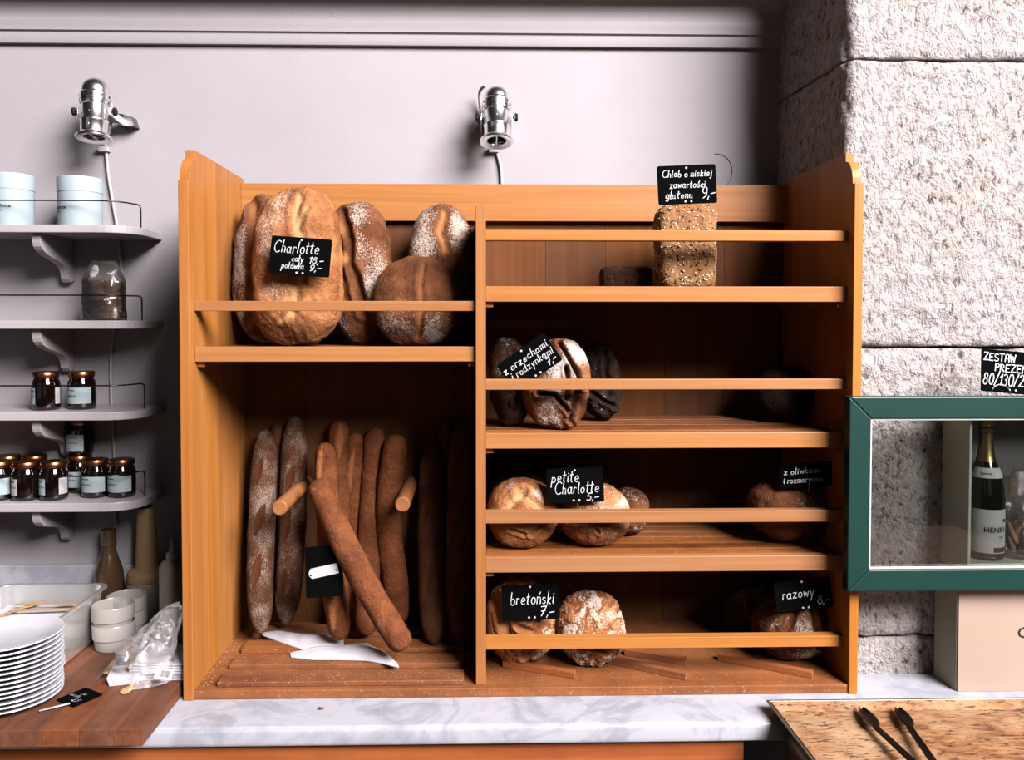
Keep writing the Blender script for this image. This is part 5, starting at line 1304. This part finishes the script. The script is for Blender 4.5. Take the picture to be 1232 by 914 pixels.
hg = onz(1166, 985, tz + .02)
tn = thing('tongs', 'dark metal serving tongs with scalloped tips lying on the baking tray', 'tongs', (hg.x, hg.y, tz))
for (hx, hy, ex, ey, lift) in ((1036, 852, 1052, 873, .008), (1080, 852, 1093, 873, .008)):
    a_ = onz(hx, hy, tz + lift); b_ = onz(ex, ey, tz + lift + .004); d = (b_ - a_).normalized(); sd = Vector((-d.y, d.x, 0)).normalized(); L = (b_ - a_).length
    bm = bmesh.new(); rows = []
    for k in range(15):
        u = k / 14; wv = .0135 * sin(pi * min(1, .03 + u * .85)) ** .55 * (1 if u < .8 else 1 - (u - .8) * 1.6) + .0012 * (k % 2)
        ctr = a_ + d * L * 1.15 * u
        rows.append([bm.verts.new(ctr + sd * wv * w_ + Vector((0, 0, .004 - .005 * (1 - w_ * w_) + .0035 * 0))) for w_ in (-1, -.5, 0, .5, 1)])
    for A_, B_ in zip(rows, rows[1:]):
        for i in range(4): bm.faces.new((A_[i], A_[i + 1], B_[i + 1], B_[i]))
    bmesh.ops.solidify(bm, geom=bm.faces[:], thickness=.0012)
    bmesh.ops.recalc_face_normals(bm, faces=bm.faces[:])
    hd = obj('tip', bm, M['tong'], tn, world=True, smooth='auto')
    e = b_ + d * L * .1; mid = e.lerp(hg, .55) + Vector((0, 0, .004))
    P = smooth_path([e, mid, hg], 6); bm = bmesh.new(); rows = []
    for k, p_ in enumerate(P):
        dd = (P[min(k + 1, len(P) - 1)] - P[max(k - 1, 0)]).normalized(); s2 = Vector((-dd.y, dd.x, 0)).normalized(); w_ = .0066 + .0022 * k / len(P)
        rows.append([bm.verts.new(p_ + s2 * w_ * x_ + Vector((0, 0, z_))) for x_, z_ in ((-1, 0), (-.8, .004), (.8, .004), (1, 0))])
    for A_, B_ in zip(rows, rows[1:]):
        for i in range(3): bm.faces.new((A_[i], A_[i + 1], B_[i + 1], B_[i]))
    bmesh.ops.solidify(bm, geom=bm.faces[:], thickness=.001); bmesh.ops.recalc_face_normals(bm, faces=bm.faces[:])
    obj('arm', bm, M['tong'], tn, world=True, smooth='auto')
obj('pivot', lathe([(0, 0), (.008, 0), (.009, .003), (.006, .009), (0, .010)], 16, M=Matrix.Translation(hg)), M['tong'], tn, world=True, smooth='auto')

w_ = [on(863 + 18 * cos(R(a)), 206 + 21 * sin(R(a)), WALL_Y - 0.002) for a in range(-100, 91, 10)]
tag(obj('wire_loop', tube(w_, 0.0006, 6), M['black_plastic'], smooth=True, origin=w_[-1]), 'thin dark wire loop on the wall behind the low gluten card', 'wire')
